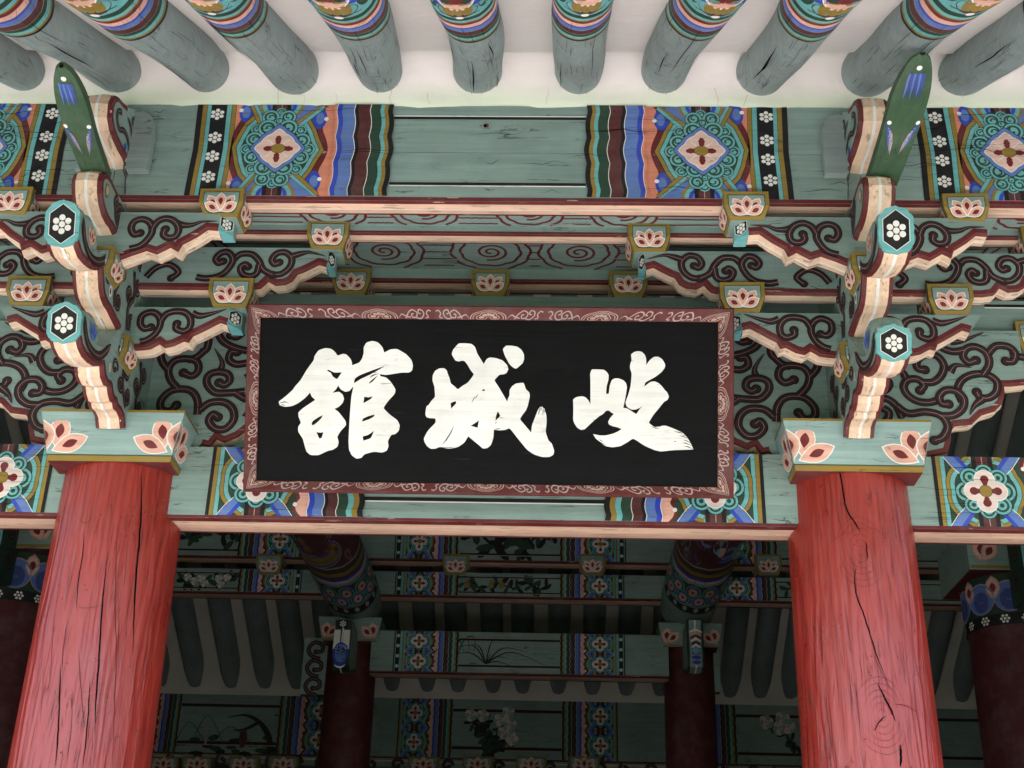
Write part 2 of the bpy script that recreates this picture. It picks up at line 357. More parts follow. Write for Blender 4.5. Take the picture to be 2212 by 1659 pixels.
# ------------------------------------------------------------------ dancheong patterns for beam ends
def wave(fx, X, amp, n=36, nl=4.5, k0=.2):
    out = []
    for i in range(n+1):
        t = i/n; g = abs(math.cos(math.pi*nl*(t-.5)))
        g = 1-g; out.append(fx(X-amp*g+amp*k0, t))
    return out
def pattern_upper(P, x0, sx, s, zb, H, vis=(40, 1400)):
    """rich end pattern of the purlin beam; units are 2960 long, 1360 high"""
    T = lambda X, Y: (x0+sx*X*s, zb+(1400-Y)*H/1360)
    kx = lambda t, X: (X+26*(1-abs(2*t-1))**1.2)
    def vband(X0, X1, m, L):
        A = [T(kx(i/12, X0), 1400-1360*i/12) for i in range(13)]; B = [T(kx(i/12, X1), 1400-1360*i/12) for i in range(13)]
        P.strip(A, B, m, L)
    vband(40, 650, 'black', 0)
    vband(42, 118, 'black', 1); vband(120, 184, 'ochre', 1); vband(190, 246, 'aqua', 1)
    vband(480, 548, 'aqua', 1); vband(555, 615, 'ochre', 1)
    for Y in (190, 545, 825, 1130):
        P.dots(T(kx(1-(Y-40)/1360, 345), Y), 112*s, 2, sq=.95)
    # ground of the medallion field
    def rect(X0, X1, m, L): P.strip([T(X0, 1400-1360*i/12) for i in range(13)], [T(X1, 1400-1360*i/12) for i in range(13)], m, L)
    P.strip([T(kx(i/12, 620), 1400-1360*i/12) for i in range(13)], [T(2130, 1400-1360*i/12) for i in range(13)], 'salmon', 0)
    # maroon lobes left and right
    CY = 720
    def mirY(pts): return [(x, 2*CY-y) for x, y in pts[::-1]]
    lob = [(1990, 45), (1935, 100), (1965, 230), (1925, 400), (1990, 560), (2030, 720)]; lob = lob+mirY(lob)[1:]
    lobL = [(735, 45), (690, 120), (720, 240), (640, 420), (615, 560), (610, 720)]; lobL = lobL+mirY(lobL)[1:]
    field = [T(*p) for p in cat(lob, 3)]+[T(*p) for p in cat(lobL, 3)[::-1]]
    P.poly(field, 'maroon', 1)
    for fr, sgn in ((lob, -1), (lobL, 1)):
        pass
    # blue corner lobes
    for (bx, by, c) in ((1850, 250, 1), (1850, 1190, 1), (800, 160, -1), (800, 1280, -1)):
        P.disc(T(bx, by), 125*s, 'blue', 2, 14, 165*H/1360); P.disc(T(bx+25*c, by), 62*s, 'lblue', 3, 12, 92*H/1360)
    for (bx, by) in ((1965, 258), (1955, 1155), (697, 130), (655, 1220)): P.disc(T(bx, by), 34*s, 'white', 4, 12)
    # blue field above and below
    P.poly([T(*p) for p in [(880, 42), (1830, 42), (1620, 330), (980, 330)]], 'lblue', 2.4)
    P.poly([T(*p) for p in [(800, 1398), (1950, 1398), (1620, 1090), (980, 1090)]], 'lblue', 2.4)
    # outer ochre / aqua / green body of the medallion
    body = [(622, 690), (690, 500), (770, 320), (900, 190), (1010, 300), (1290, 200), (1560, 300), (1690, 190), (1830, 400), (1900, 560), (1985, 725)]
    def sc(k): return [(1290+(x-1290)*k, 720+(y-720)*(k if abs(y-720) > 10 else k)) for x, y in body]
    def ring(k, m, L):
        b = sc(k); full = b+[(x, 1440-y) for x, y in b[-2:0:-1]]
        P.fan(T(1290, 720), [T(*p) for p in full], m, L, 1)
    ring(1, 'black', 3); ring(.985, 'ochre', 3.2); ring(.90, 'black', 3.4); ring(.885, 'aqua', 3.6); ring(.80, 'dgreen', 4.0)
    # crossing diagonal bands
    for a, b in (((1560, 345), (1900, 45)), ((1560, 1085), (1930, 1398)), ((1020, 320), (870, 45)), ((1020, 1080), (790, 1398))):
        (x1, y1), (x2, y2) = a, b; dx, dy = x2-x1, y2-y1; l = math.hypot(dx, dy); nx, ny = -dy/l, dx/l
        for o, w, m, L in ((0, 118, 'black', 4.4), (-28, 50, 'ochre', 4.6), (28, 50, 'aqua', 4.6)):
            q = [(x1+nx*(o-w/2), y1+ny*(o-w/2)), (x2+nx*(o-w/2), y2+ny*(o-w/2)), (x2+nx*(o+w/2), y2+ny*(o+w/2)), (x1+nx*(o+w/2), y1+ny*(o+w/2))]
            P.poly([T(x, min(1398, max(42, y))) for x, y in q], m, L)
    for yy, c in ((42, 1), (1398, -1)):
        for r, m, L in ((330, 'ochre', 4.8), (285, 'aqua', 5.0), (225, 'blue', 5.2), (170, 'lblue', 5.3)):
            pts = [(1290+r*math.cos(a), yy+c*r*math.sin(a)*.75) for a in [math.pi*i/14 for i in range(15)]]
            P.poly([T(*p) for p in pts], m, L)
        q = [(1150, yy), (1430, yy), (1430, yy+c*230), (1150, yy+c*230)]
        P.poly([T(*p) for p in q], 'black', 5.5); P.poly([T(*p) for p in [(1210, yy), (1370, yy), (1370, yy+c*225), (1210, yy+c*225)]], 'brown', 5.7)
        P.ribbon([T(1290, yy), T(1290, yy+c*120)], 9*s, 'line', 5.9)
    # swirls
    back = [(1290, 160, 85), (1285, 1230, 90), (960, 420, 95), (1610, 430, 95), (850, 720, 100), (1735, 720, 110), (960, 1010, 95), (1600, 1010, 95)]
    for x, y, r in back: P.swirl(T(x, y), r*s, 6)
    for i, (x, y, r) in enumerate([(1150, 235, 122), (1400, 235, 122), (1140, 1165, 118), (1390, 1165, 118), (940, 580, 126), (1638, 590, 126), (948, 835, 126), (1642, 838, 126), (1280, 290, 75), (1280, 1110, 75)]):
        P.swirl(T(x, y), r*s*1.06, 7.4+.01*i, rot=i*1.7)
    for i, (x, y, r) in enumerate([(1130, 400, 136), (1418, 405, 136), (1130, 990, 130), (1415, 990, 130)]):
        P.swirl(T(x, y), r*s*1.10, 8.9+.01*i, rot=i*2.1)
    # diamond flower
    def dia(rx, ry, lob_, n=48):
        out = []
        for i in range(n):
            a = 2*math.pi*i/n; c_, s_ = math.cos(a), math.sin(a)
            rr = 1/((abs(c_)**1.22+abs(s_)**1.22)**(1/1.22)); rr *= 1+lob_*abs(math.sin(4*a+math.pi/2))
            out.append((1300+rx*rr*c_, 708-ry*rr*s_))
        return out
    for (rx, ry, lb, m, L) in ((392, 352, .05, 'black', 10.6), (380, 340, .05, 'lblue', 10.8), (318, 278, .07, 'white', 11.1), (306, 266, .07, 'petal2', 11.3)):
        P.fan(T(1300, 708), [T(*p) for p in dia(rx, ry, lb)], m, L, 1)
    for a in (.75, 2.39, 3.9, 5.53):
        P.ribbon([T(1300, 708), T(1300+225*math.cos(a), 708-195*math.sin(a))], 9*s, 'white', 11.6)
    for dx, dy in ((0, -130), (0, 150), (-140, 8), (160, 8)):
        P.disc(T(1300+dx, 708+dy), 48*s, 'dred', 12, 10); P.disc(T(1300+dx*.72, 708+dy*.72), 42*s, 'dred', 12.1, 10); P.disc(T(1300+dx*1.22, 708+dy*1.22), 34*s, 'dred', 12.2, 10)
    P.disc(T(1310, 714), 108*s, 'black', 12.6, 16, 84*s); P.disc(T(1310, 714), 101*s, 'ochre', 12.8, 16, 78*s)
    # wavy colour bands
    fx = lambda X, t: T(X+30*(1-abs(2*t-1))**1.3-15, 1400-1360*t)
    seq = [(2100, 2146, 'salmon'), (2138, 2150, 'white'), (2146, 2222, 'blue'), (2216, 2400, 'lblue'), (2394, 2408, 'white'), (2404, 2462, 'black'),
           (2456, 2634, 'brown'), (2628, 2642, 'white'), (2638, 2787, 'dgreen'), (2781, 2840, 'aqua'), (2836, 2896, 'ochre'), (2892, 2962, 'black')]
    for i, (a, b, m) in enumerate(seq): P.strip(wave(fx, a, 30, nl=3.5), wave(fx, b, 30, nl=3.5), m, 13+.25*i)
def pattern_plain(P, x0, sx, s, zb, H, flowerband=False, full=True, Hs=None, simple_=False):
    """end pattern of the architrave kind; units 2912 long (from the outer black line), 1240 high"""
    T = lambda X, Y: (x0+sx*X*s, zb+(1340-Y)*H/1240)
    ky = (H/1240)/s          # vertical stretch against horizontal unit
    def rect(X0, X1, m, L): P.strip([T(X0, 1340-1240*i/8) for i in range(9)], [T(X1, 1340-1240*i/8) for i in range(9)], m, L)
    o = 0
    if flowerband:
        rect(-330, 30, 'black', 0); rect(-330, -270, 'dgreen', 1); rect(-262, -222, 'aqua', 1)
        nf = 2 if H < .35 else 3
        for k in range(nf): P.dots(T(-120, 100+1240*(k+.5)/nf), 95*s, 2)
        rect(-25, 95, 'aqua', 2)
    else: rect(30, 97, 'black', 1)
    rect(97, 170, 'ochre', 2.5); rect(176, 250, 'aqua', 2.5); rect(250, 1960, 'dgreen', 0); rect(90, 255, 'black', 1)
    CY = 720
    # maroon side with dots, pink
    lob = [(1700, 100), (1610, 200), (1590, 320), (1660, 430), (1620, 560), (1700, 720)]; lob = lob+[(x, 1440-y) for x, y in lob[-2::-1]]
    P.poly([T(*p) for p in cat(lob, 3)]+[T(1900, 1340), T(1900, 100)], 'maroon', 1)
    P.poly([T(x+70, y) for x, y in cat(lob, 3)]+[T(1905, 1340), T(1905, 100)], 'pink', 2)
    for yy in (310, 1130): P.disc(T(1650, yy), 42*s, 'white', 3.5, 10)
    def lobes(r, m, L, e=.055):
        pts = []
        for i in range(56):
            a = 2*math.pi*i/56; rr = r*(1+e*abs(math.sin(3.5*a+1.57)))
            pts.append((925+rr*1.02*math.cos(a), min(620, max(-620, rr*math.sin(a)))+720))
        P.fan(T(925, 720), [T(*p) for p in pts], m, L, 1)
    for r, m, L in ((672, 'black', 2.8), (662, 'ochre', 3), (600, 'black', 3.3), (592, 'aqua', 3.5), (520, 'dgreen', 3.8)): lobes(r, m, L)
    # blue diagonals
    for qx in (-1, 1):
        for qy in (-1, 1):
            a = [(170, 330), (330, 230), (690, 618), (420, 618)]; b = [(170, 330), (235, 290), (500, 618), (415, 618)]
            P.poly([T(925+qx*x, 720+qy*y) for x, y in a], 'lblue', 4.4)
            P.poly([T(925+qx*x, 720+qy*y) for x, y in b], 'blue', 4.7)
            P.ribbon([T(925+qx*330, 720+qy*230), T(925+qx*520, 720+qy*400), T(925+qx*690, 720+qy*618)], 12*s, 'white', 4.9)
    for qy in (-1, 1):
        for r, m, L in ((400, 'ochre', 5), (350, 'aqua', 5.15), (280, 'dgreen', 5.3)):
            P.poly([T(925+r*.62*math.cos(a), 720+qy*(620-r*.45*math.sin(a))) for a in [math.pi*i/10 for i in range(11)]], m, L-.9)
        P.poly([T(925+dx, 720+qy*y) for dx, y in ((-185, 350), (185, 350), (190, 620), (-190, 620))], 'black', 5.4)
        P.poly([T(925+dx, 720+qy*y) for dx, y in ((-105, 350), (105, 350), (108, 620), (-108, 620))], 'brown', 5.6)
        P.ribbon([T(925, 720+qy*480), T(925, 720+qy*619)], 14*s, 'line', 5.8)
    for dx, dy, r in ((0, -340, 165), (0, 340, 165), (-340, 0, 205), (340, 0, 205)): P.swirl(T(925+dx, 720+dy/ky if 0 else 720+dy), r*s, 6, True)
    for dx in (-245, 245):
        for dy in (-245, 245): P.swirl(T(925+dx, 720+dy), 178*s, 7.6+.01*(dx > 0), True)
    for m, g, L in (('white', 0, 9), ('pale2', 14, 9.4)):
        mm = 'white' if m == 'white' else 'petal'
        for dx, dy in ((0, -205), (0, 205), (-205, 0), (205, 0)): P.disc(T(925+dx, 720+dy), (190-g)*s, mm, L+(.05 if dx else 0), 18)
        P.disc(T(925, 720), 255*s, mm, L+.1, 12)
    for dx, dy in ((0, -210), (0, 210), (-210, 0), (210, 0)):
        P.disc(T(925+dx, 720+dy), 78*s, 'dred', 9.9, 10); P.disc(T(925+dx*.7, 720+dy*.7), 52*s, 'dred', 10.1, 8)
    P.disc(T(925, 720), 120*s, 'black', 10.4, 14); P.disc(T(925, 720), 110*s, 'ochre', 10.7, 14)
    fx = lambda X, t: T(X, 1340-1240*t)
    seq = [(1870, 1905, 'pink'), (1892, 1908, 'white'), (1902, 2005, 'blue'), (2000, 2180, 'lblue'), (2172, 2188, 'white'), (2184, 2252, 'black'), (2248, 2428, 'brown'),
           (2420, 2436, 'white'), (2432, 2614, 'dgreen'), (2610, 2714, 'aqua'), (2710, 2814, 'ochre'), (2810, 2912, 'black')]
    for i, (a, b, m) in enumerate(seq): P.strip(wave(fx, a, 40, 24, 2.5+1), wave(fx, b, 40, 24, 2.5+1), m, 11+.15*i)
# ------------------------------------------------------------------ ground and building shell
g = MB(); g.add([(-900, -900, -.02), (900, -900, -.02), (900, 900, -.02), (-900, 900, -.02)], [(0, 1, 2, 3)], 'grass_x'); tag(g.build('ground'), kind='structure')  # unseen dark grass, added so less light bounces into the hall
g = MB(); g.box(-11, 11, -7.8, 15, -.2, 0, 'sand_x'); tag(g.build('courtyard'), kind='structure')  # unseen sand bounces light under the eaves; depth shortened to darken the hall
pl = MB(); pl.box(-7.6, 7.6, -1.3, 11.2, .004, .50, 'sand_x'); pl.box(-7.2, 7.2, -.55, 10.9, .504, .92, 'floor_x'); tag(pl.build('floor'), kind='structure')
S2 = 1.7
YP2, YP1, YP0 = -.83, -.47, -.05
RA = R(27.5); TAN = math.tan(RA); RZ0 = 5.655                   # rafter axis height at y=-.83
rz = lambda y: RZ0+(y+.83)*TAN
# plaster between rafters: cove above the purlin then the slope
pm = MB(); rows = []
prof = [(-.812, 5.440), (-.835, 5.468), (-.846, 5.50), (-.862, 5.55), (-.89, 5.605), (-.93, 5.645), (-.985, 5.655)]
prof += [(y, rz(y)+.045) for y in (-1.10, -1.3, -1.6, -2.0, -2.45, -2.9, -3.42)]
for k in range(181):
    x = -7.2+14.4*k/180
    rows.append([(x, y+.004*math.sin(x*9.1+i), z+.0035*math.sin(x*7.3+i*1.3)+(.006*math.sin(x*17)*math.sin(x*5.3)+.004*math.sin(x*41)+.003*math.sin(x*97) if i < 3 else 0)) for i, (y, z) in enumerate(prof)])
pm.grid(rows, 'plaster_x')
for k in range(9):
    x = random.uniform(-2.6, 2.8); pts = []
    for i in range(6): x += random.uniform(-.012, .012); pts.append((x, i))
    PP = [(-.8370, 5.462), (-.8480, 5.492), (-.853, 5.515), (-.8635, 5.545), (-.876, 5.57), (-.892, 5.598)]
    n_ = random.randint(3, 6); w = random.uniform(.0005, .0011)
    pm.grid([[(p[0]-w, PP[i][0]-.006, PP[i][1]-.002) for i, p in enumerate(pts[:n_])], [(p[0]+w, PP[i][0]-.006, PP[i][1]-.002) for i, p in enumerate(pts[:n_])]], 'line_x')
tag(pm.build('ceiling'), kind='structure')
rf = MB()
ridge_y = 4.6
rf.quad((-7.4, -3.62, rz(-3.62)+.16), (7.4, -3.62, rz(-3.62)+.16), (7.4, ridge_y, rz(ridge_y)+.16), (-7.4, ridge_y, rz(ridge_y)+.16), 'tile_x')
rf.quad((-7.4, -.7, rz(-.7)+.06), (7.4, -.7, rz(-.7)+.06), (7.4, ridge_y, rz(ridge_y)+.06), (-7.4, ridge_y, rz(ridge_y)+.06), 'innerplaster_x')
rf.quad((-7.4, ridge_y, rz(ridge_y)+.16), (7.4, ridge_y, rz(ridge_y)+.16), (7.4, ridge_y, 9.5), (-7.4, ridge_y, 9.5), 'tile_x')
rf.quad((-7.4, ridge_y, 9.5), (7.4, ridge_y, 9.5), (7.4, 12.4, 4.95), (-7.4, 12.4, 4.95), 'tile_x')
rf.box(-7.4, 7.4, -3.50, -3.41, rz(-3.45)+.125, rz(-3.45)+.19, 'dred_x')
tag(rf.build('roof'), 'grey tiled roof closing over the hall and its eaves', 'roof')
for sx in (-1, 1):  # unseen boards, added to narrow the opening and cut light entering the hall
    w = MB()
    for k in range(12):
        a = 2.56+.36*k; w.box(min(sx*a, sx*(a+.352)), max(sx*a, sx*(a+.352)), -.05, .02, .5, 3.655, 'plank_z')
    tag(w.build('front_wall'), 'unseen board wall added in the %s outer bay to darken the hall' % ('left' if sx < 0 else 'right'), 'wall')
# dark board walls, added at both ends to keep side light out
for sx in (-1, 1):
    w = MB(); w.box(min(sx*6.9, sx*7.0), max(sx*6.9, sx*7.0), .3, 11, .5, 8.5, 'plank_y'); o = w.build('side_wall'); tag(o, 'unseen board wall added to block side light at the %s end of the hall' % ('left' if sx < 0 else 'right'), 'wall')
# ------------------------------------------------------------------ rafters
def make_rafter(x, seed, tilt=.030):
    rnd = random.Random(seed); r0 = .112*rnd.uniform(.96, 1.05)
    ph = [rnd.uniform(0, 6.28) for _ in range(8)]
    ax = np.array([0, -math.cos(RA), -math.sin(RA)]); up = np.array([0, -math.sin(RA), math.cos(RA)]); X = np.array([1., 0, 0])
    def rad(th, v):
        return r0*(1+.02*math.sin(th+ph[0]+v*2.1)+.015*math.sin(2*th+ph[1]+v*3)+.012*math.sin(3*th+ph[2])+.035*math.sin(v*5.2+ph[3])*math.cos(th-ph[4])+.04*math.sin(v*2.2+ph[5])+.018*math.sin(v*9+ph[7])*math.cos(2*th+ph[1]))
    def fn(u, v, h):     # u angle (0 = underside), v metres outward from y=-.83
        c = ax*v+X*(.018*math.sin(v*2.6+ph[6]))
        return c+(X*math.sin(u)-up*math.cos(u))*(rad(u, v)*(1+.03*v)+h)
    mb = MB(); n = 64; vs = [-.35+.04*i for i in range(84)]
    mb.grid([[fn(2*math.pi*k/n, v, 0) for k in range(n)] for v in vs], 'rteal_y', True, True)
    mb.add([fn(2*math.pi*k/n, vs[-1], 0) for k in range(n)], [tuple(range(n))], 'rteal_y')
    P = Paint(mb, fn, 'y', .0012)
    v0 = 1.13+.05*abs(x)+rnd.uniform(-.03, .03)
    rot = 0
    def line(v, dip, wav=.004, a0=-math.pi, a1=math.pi, m_=5):
        N = 72; out = []
        for k in range(N+1):
            a = a0+(a1-a0)*k/N
            out.append((a+rot, v0+v+dip*(1-math.cos(a))*.5+wav*abs(math.sin(a*m_))))
        return out
    seq = [(0, .020, 'black'), (.018, .034, 'ochre'), (.033, .062, 'aqua'), (.061, .092, 'dgreen'), (.090, .094, 'line'), (.093, .140, 'brown'), (.138, .142, 'line'),
           (.141, .178, 'lblue'), (.176, .192, 'blue'), (.190, .194, 'line'), (.193, .228, 'pink'), (.226, .252, 'dred'), (.250, .262, 'ochre'), (.260, .284, 'aqua'),
           (.283, .318, 'dgreen'), (.317, .345, 'aqua'), (.344, .352, 'dgreen'), (.351, .50, 'aqua')]
    for i, (a, b, m_) in enumerate(seq):
        P.strip(line(a*1.2, -.10+.05*a), line(b*1.2, -.10+.05*b), m_, 1+.2*i)
    # outer face: ochre calyx, blue leaves, pink lotus
    P.strip(line(.58, -.08, 0), line(1.5, -.08, 0), 'dgreen', 5)
    for a in (-.95, .95): P.disc((a, v0+0.503), .42, 'aqua', 5.5, 18, .12); P.disc((a, v0+0.503), .27, 'dgreen', 5.8, 16, .08); P.disc((a, v0+0.511), .16, 'aqua', 6.1, 12, .045)
    P.disc((0, v0+0.470), .66, 'brown', 6.4, 20, .075); P.disc((0, v0+0.392), .13, 'white', 6.6, 12, .018)
    for a in (-.7, .7): P.disc((a, v0+0.577), .30, 'blue', 6.6, 14, .06)
    P.disc((0, v0+0.518), .50, 'ochre', 7.0, 20, .08)
    for a in (-.3, 0, .3): P.disc((a, v0+0.477), .17, 'ochre', 7.2, 10, .055)
    P.disc((0, v0+0.629), .62, 'white', 7.6, 20, .13); P.disc((0, v0+0.633), .58, 'pink', 7.8, 20, .122); P.disc((0, v0+0.644), .24, 'dred', 8.1, 14, .055)
    for k_, (a_, b_, m_) in enumerate(((1.30, 1.36, 'ochre'), (1.36, 1.44, 'aqua'), (1.44, 1.50, 'dred'), (1.50, 1.56, 'ochre'))):
        P.strip(line(a_, -.05, 0), line(b_, -.05, 0), m_, 6+.3*k_)
    ve = vs[-1]; PE = Paint(mb, lambda u, v, h: ax*(ve+h)+X*u+up*v+X*(.018*math.sin(ve*2.6+ph[6])), 'y', .001)
    PE.disc((0, 0), .095, 'black', 0, 24); PE.disc((0, 0), .088, 'aqua', 1, 24); PE.disc((0, 0), .072, 'black', 2, 20); PE.dots((0, 0), .055, 3)
    # drying cracks
    for k in range(rnd.randint(2, 4)):
        a = rnd.uniform(-1.0, 1.0); v = rnd.uniform(-.05, .8); ln = rnd.uniform(.3, .9); w = rnd.uniform(.02, .055)
        pts = []; q = a
        for i in range(7): q += rnd.uniform(-.035, .035); pts.append((q, v+ln*i/6))
        P.ribbon(cat(pts, 3), w, 'gap', 9, .35, .35)
    for k in range(34):
        a = rnd.uniform(-1.4, 1.4); v = rnd.uniform(-.05, 1.3); ln = rnd.uniform(.08, .3)
        pts = [(a, v), (a+rnd.uniform(-.03, .03), v+ln*.5), (a+rnd.uniform(-.05, .05), v+ln)]
        P.ribbon(cat(pts, 3), rnd.uniform(.005, .016), 'gap', 9.3, .4, .4)
    o = mb.build('round_rafter'); o.location = (x, -.83, RZ0); o.rotation_euler = (0, 0, tilt)
    return o
RX = [-3.60, -3.12, -2.70, -2.22, -1.755, -1.363, -.929, -.507, -.05, .417, .832, 1.245, 1.743, 2.20, 2.66, 3.10, 3.56]
RX = [at(px, 150, -.83)[0] for px in (-330, -130, 72)]+[-1.77, -1.34, -.929, -.495, -.05, .40, .832, 1.265, 1.743]+[2.185, 2.62, 3.06]
rl = {2: 'leftmost rafter under the eaves, its end cut by the left photo edge', 3: 'second rafter from the left, above the left curved green blade', 4: 'third rafter from the left, split by a long drying crack',
      5: 'fourth rafter from the left under the white eaves plaster', 6: 'fifth rafter from the left, just left of the signboard centre', 7: 'sixth rafter from the left, above the plain middle of the painted beam',
      8: 'middle rafter above the right half of the plain beam panel', 9: 'rafter above the right medallion of the painted purlin', 10: 'rafter right of the middle, leaning toward the upper right',
      11: 'rafter left of the right curved green blade', 12: 'rafter passing behind the tip of the right green blade', 13: 'dark rafter at the right photo edge'}
for i, x in enumerate(RX):
    o = make_rafter(x, 100+i)
    tag(o, 'round eaves rafter just outside the %s photo edge, %s' % ('left' if i < 2 else 'right', 'the outermost' if i in (0, len(RX)-1) else 'next to the outermost') if i not in rl else 'round grey-green '+rl[i], 'rafter', 'round rafters under the eaves')
# ------------------------------------------------------------------ purlin beams (upper painted beams)
ZB2, ZT2 = 4.931, 5.462
def beam_body(mb, xa, xb, yf, yb, z0, z1, ax='x', seams=(), col='teal', und='peach', lip=.020, white=True):
    """beam with front timbers (seams recessed), maroon lower arris and pale ridged underside"""
    zs = [z0]+list(seams)+[z1]
    for a, b in zip(zs[:-1], zs[1:]):
        mb.box(xa, xb, yf, yb, a+(.0015 if a != z0 else 0), b-(.0015 if b != z1 else 0), col+'_'+ax)
    for s_ in seams: mb.box(xa, xb, yf+.006, yb, s_-.0015, s_+.0015, 'black_'+ax)
    mb.quad((xa, yf-.0012, z0), (xb, yf-.0012, z0), (xb, yf-.0012, z0+lip), (xa, yf-.0012, z0+lip), 'maroon_'+ax)
    d = yb-yf; pr = [(0, -.0006, 0), (.13, -.004, 0), (.16, -.005, 1), (.46, -.011, 1), (.50, -.011, 2), (.84, -.005, 1), (.87, -.004, 0), (1, -.0006, 0)]
    for (a, za, ca), (b, zb_, cb) in zip(pr[:-1], pr[1:]):
        m_ = 'maroon' if min(ca, cb) == 0 else ('white' if ca == 1 and cb == 2 and white else und)
        mb.quad((xa, yf+d*a, z0+za), (xb, yf+d*a, z0+za), (xb, yf+d*b, z0+zb_), (xa, yf+d*b, z0+zb_), m_+'_'+ax)
u0 = at(740/1.82278, 330, YP2)[0]; u1 = at(1543/1.82278, 330, YP2)[0]; U_ = (u1-u0)/2960
r0_ = at(1706, 330, YP2)[0]; off = (r0_ + (u0+50*U_))/2     # bay centre of the painted pattern
def purlin(xa, xb, ends, name, label):
    root = empty(name, ((xa+xb)/2, YP2, ZB2), label, 'beam', 'painted purlin beams under the eaves')
    mb = MB(); cx = (xa+xb)/2
    zm = ZB2+(ZT2-ZB2)*.50
    # two timbers stacked; the upper one leans back a little like the shoulder of a round purlin
    lo_ = MB(); beam_body(lo_, xa, xb, YP2, YP2+.115, ZB2, zm-.0015)
    hi_ = MB(); hi_.box(xa, xb, YP2, YP2+.20, zm+.0015, ZT2, 'teal_x')
    for b, n in ((lo_, 'lower_timber'), (hi_, 'upper_timber')):
        o = b.build(n); o.parent = root; o.matrix_parent_inverse = Matrix.Translation((-cx, -YP2, -ZB2))
    P = Paint(mb, front(YP2))
    P.base = .0022
    for x0, sx in ends: pattern_upper(P, x0, sx, U_, ZB2+.020, ZT2-ZB2-.020)
    if len(ends) == 2:
        a = ends[0][0]+2955*U_; b = ends[1][0]-2955*U_
        zt = lambda Y: ZB2+.02+(1400-Y)*(ZT2-ZB2-.02)/1360
        y0, y1 = zt(40+1360*.125), zt(40+1360*.155)
        P.strip([(a, y0), (b, y0)], [(a, y1), (b, y1)], 'black', 1); P.strip([(a, y0+.006), (b, y0+.006)], [(a, y0), (b, y0)], 'white', 1)
        y0, y1 = zt(40+1360*.845), zt(40+1360*.875)
        P.strip([(a, y0), (b, y0)], [(a, y1), (b, y1)], 'black', 1); P.strip([(a, y1-.006), (b, y1-.006)], [(a, y1), (b, y1)], 'white', 1)
        kx, kz = at(1050, 272, YP2)[0], at(1050, 272, YP2)[2]
        P.disc((kx, kz), .030, 'rteal', 1.5, 12, .022); P.disc((kx, kz), .014, 'brown', 2, 8, .012); P.disc((kx-.004, kz-.002), .007, 'gap', 2.4, 6, .010)
        for q in [(.42, .62, -.02), (-.20, .18, 0)]: pass
    # long checks in the timber
    rnd = random.Random(int(cx*10)+5)
    for k in range(26):
        x = rnd.uniform(max(xa, -2.4), min(xb, 2.4)); z = rnd.uniform(ZB2+.04, ZT2-.03); ln = rnd.uniform(.05, .35)
        P.ribbon(cat([(x+ln*i/4, z+rnd.uniform(-.003, .003)+.006*i*rnd.choice((0, 1))) for i in range(5)], 3), rnd.uniform(.0012, .0030), 'gap', 17, .4, .4)
    o = mb.build('painted_pattern'); o.parent = root; o.matrix_parent_inverse = Matrix.Translation((-cx, -YP2, -ZB2))
    return root
lx = u0; rx_ = 2*off-u0
purlin(-S2+.002, S2-.002, [(lx, 1), (rx_, -1)], 'purlin_beam', 'long painted beam with two medallions and plain green middle above the signboard')
lb = at(140, 330, YP2)[0]; rb_ = at(1985, 340, YP2)[0]
purlin(-5.1, -S2-.002, [(lb+45*U_, -1)], 'purlin_beam', 'painted beam end with flower band at the upper left photo edge')
purlin(S2+.002, 5.1, [(rb_-45*U_, 1)], 'purlin_beam', 'painted beam end with flower band and medallion at the upper right photo edge')
# ------------------------------------------------------------------ P1 and P0 carrying beams, cloud soffit boards, tie board
ZS = 4.974
def plainbeam(yf, th, z0, z1, label, name='carrying_beam', xa=-5.1, xb=5.1, und='peach', lip=.012):
    mb = MB(); beam_body(mb, xa, xb, yf, yf+th, z0, z1, lip=lip, und=und)
    return tag(mb.build(name), label, 'beam', 'plain green carrying beams')
plainbeam(YP1, .088, 4.988, 5.085, 'plain green beam with pale pink underside running just below the painted purlin')
plainbeam(YP0, .131, ZS, 5.10, 'shaded plain green beam with pale underside behind the middle row of lotus blocks')
def cloud_board(z, y0, y1, xs, label, rs):
    mb = MB(); mb.box(-5.1, 5.1, y0, y1, z, z+.02, 'teal_x')
    P = Paint(mb, below(z)); yc = (y0+y1)/2; d = y1-y0
    for x in xs:
        for k, (r, ) in enumerate([(q,) for q in rs]):
            if k == 0:
                pts = [(x+(r*.12+r*.88*t)*math.cos(2*math.pi*2.1*t+1.2)*1.15, min(y1-.008, max(y0+.008, yc+(r*.12+r*.88*t)*(1+.07*abs(math.sin(9*t)))*math.sin(2*math.pi*2.1*t+1.2)))) for t in [i/40 for i in range(41)]]
                P.ribbon(pts, .014, 'maroon', 1)
            else:
                pts = []
                for i in range(61):
                    a = 2*math.pi*i/60; rr = r*(1+.055*abs(math.sin(5*a+k)))
                    yy = yc+rr*math.sin(a)
                    pts.append((x+rr*1.15*math.cos(a), yy))
                seg = []
                for p in pts:
                    if y0+.006 < p[1] < y1-.006: seg.append(p)
                    else:
                        if len(seg) > 2: P.ribbon(seg, .014, 'maroon', 1)
                        seg = []
                if len(seg) > 2: P.ribbon(seg, .014, 'maroon', 1)
    xs = sorted(xs)
    for a, b in zip(xs[:-1], xs[1:]):
        for k in range(5):
            yy = y0+d*(k+.6)/5.2; xa, xb = a+rs[-1]*1.15, b-rs[-1]*1.15
            P.ribbon([(xa+(xb-xa)*i/16, yy+.004*abs(math.sin(i*.9+k))) for i in range(17)], .010, 'maroon', 1.5)
    return tag(mb.build('cloud_soffit_board'), label, 'board', 'soffit boards painted with clouds')
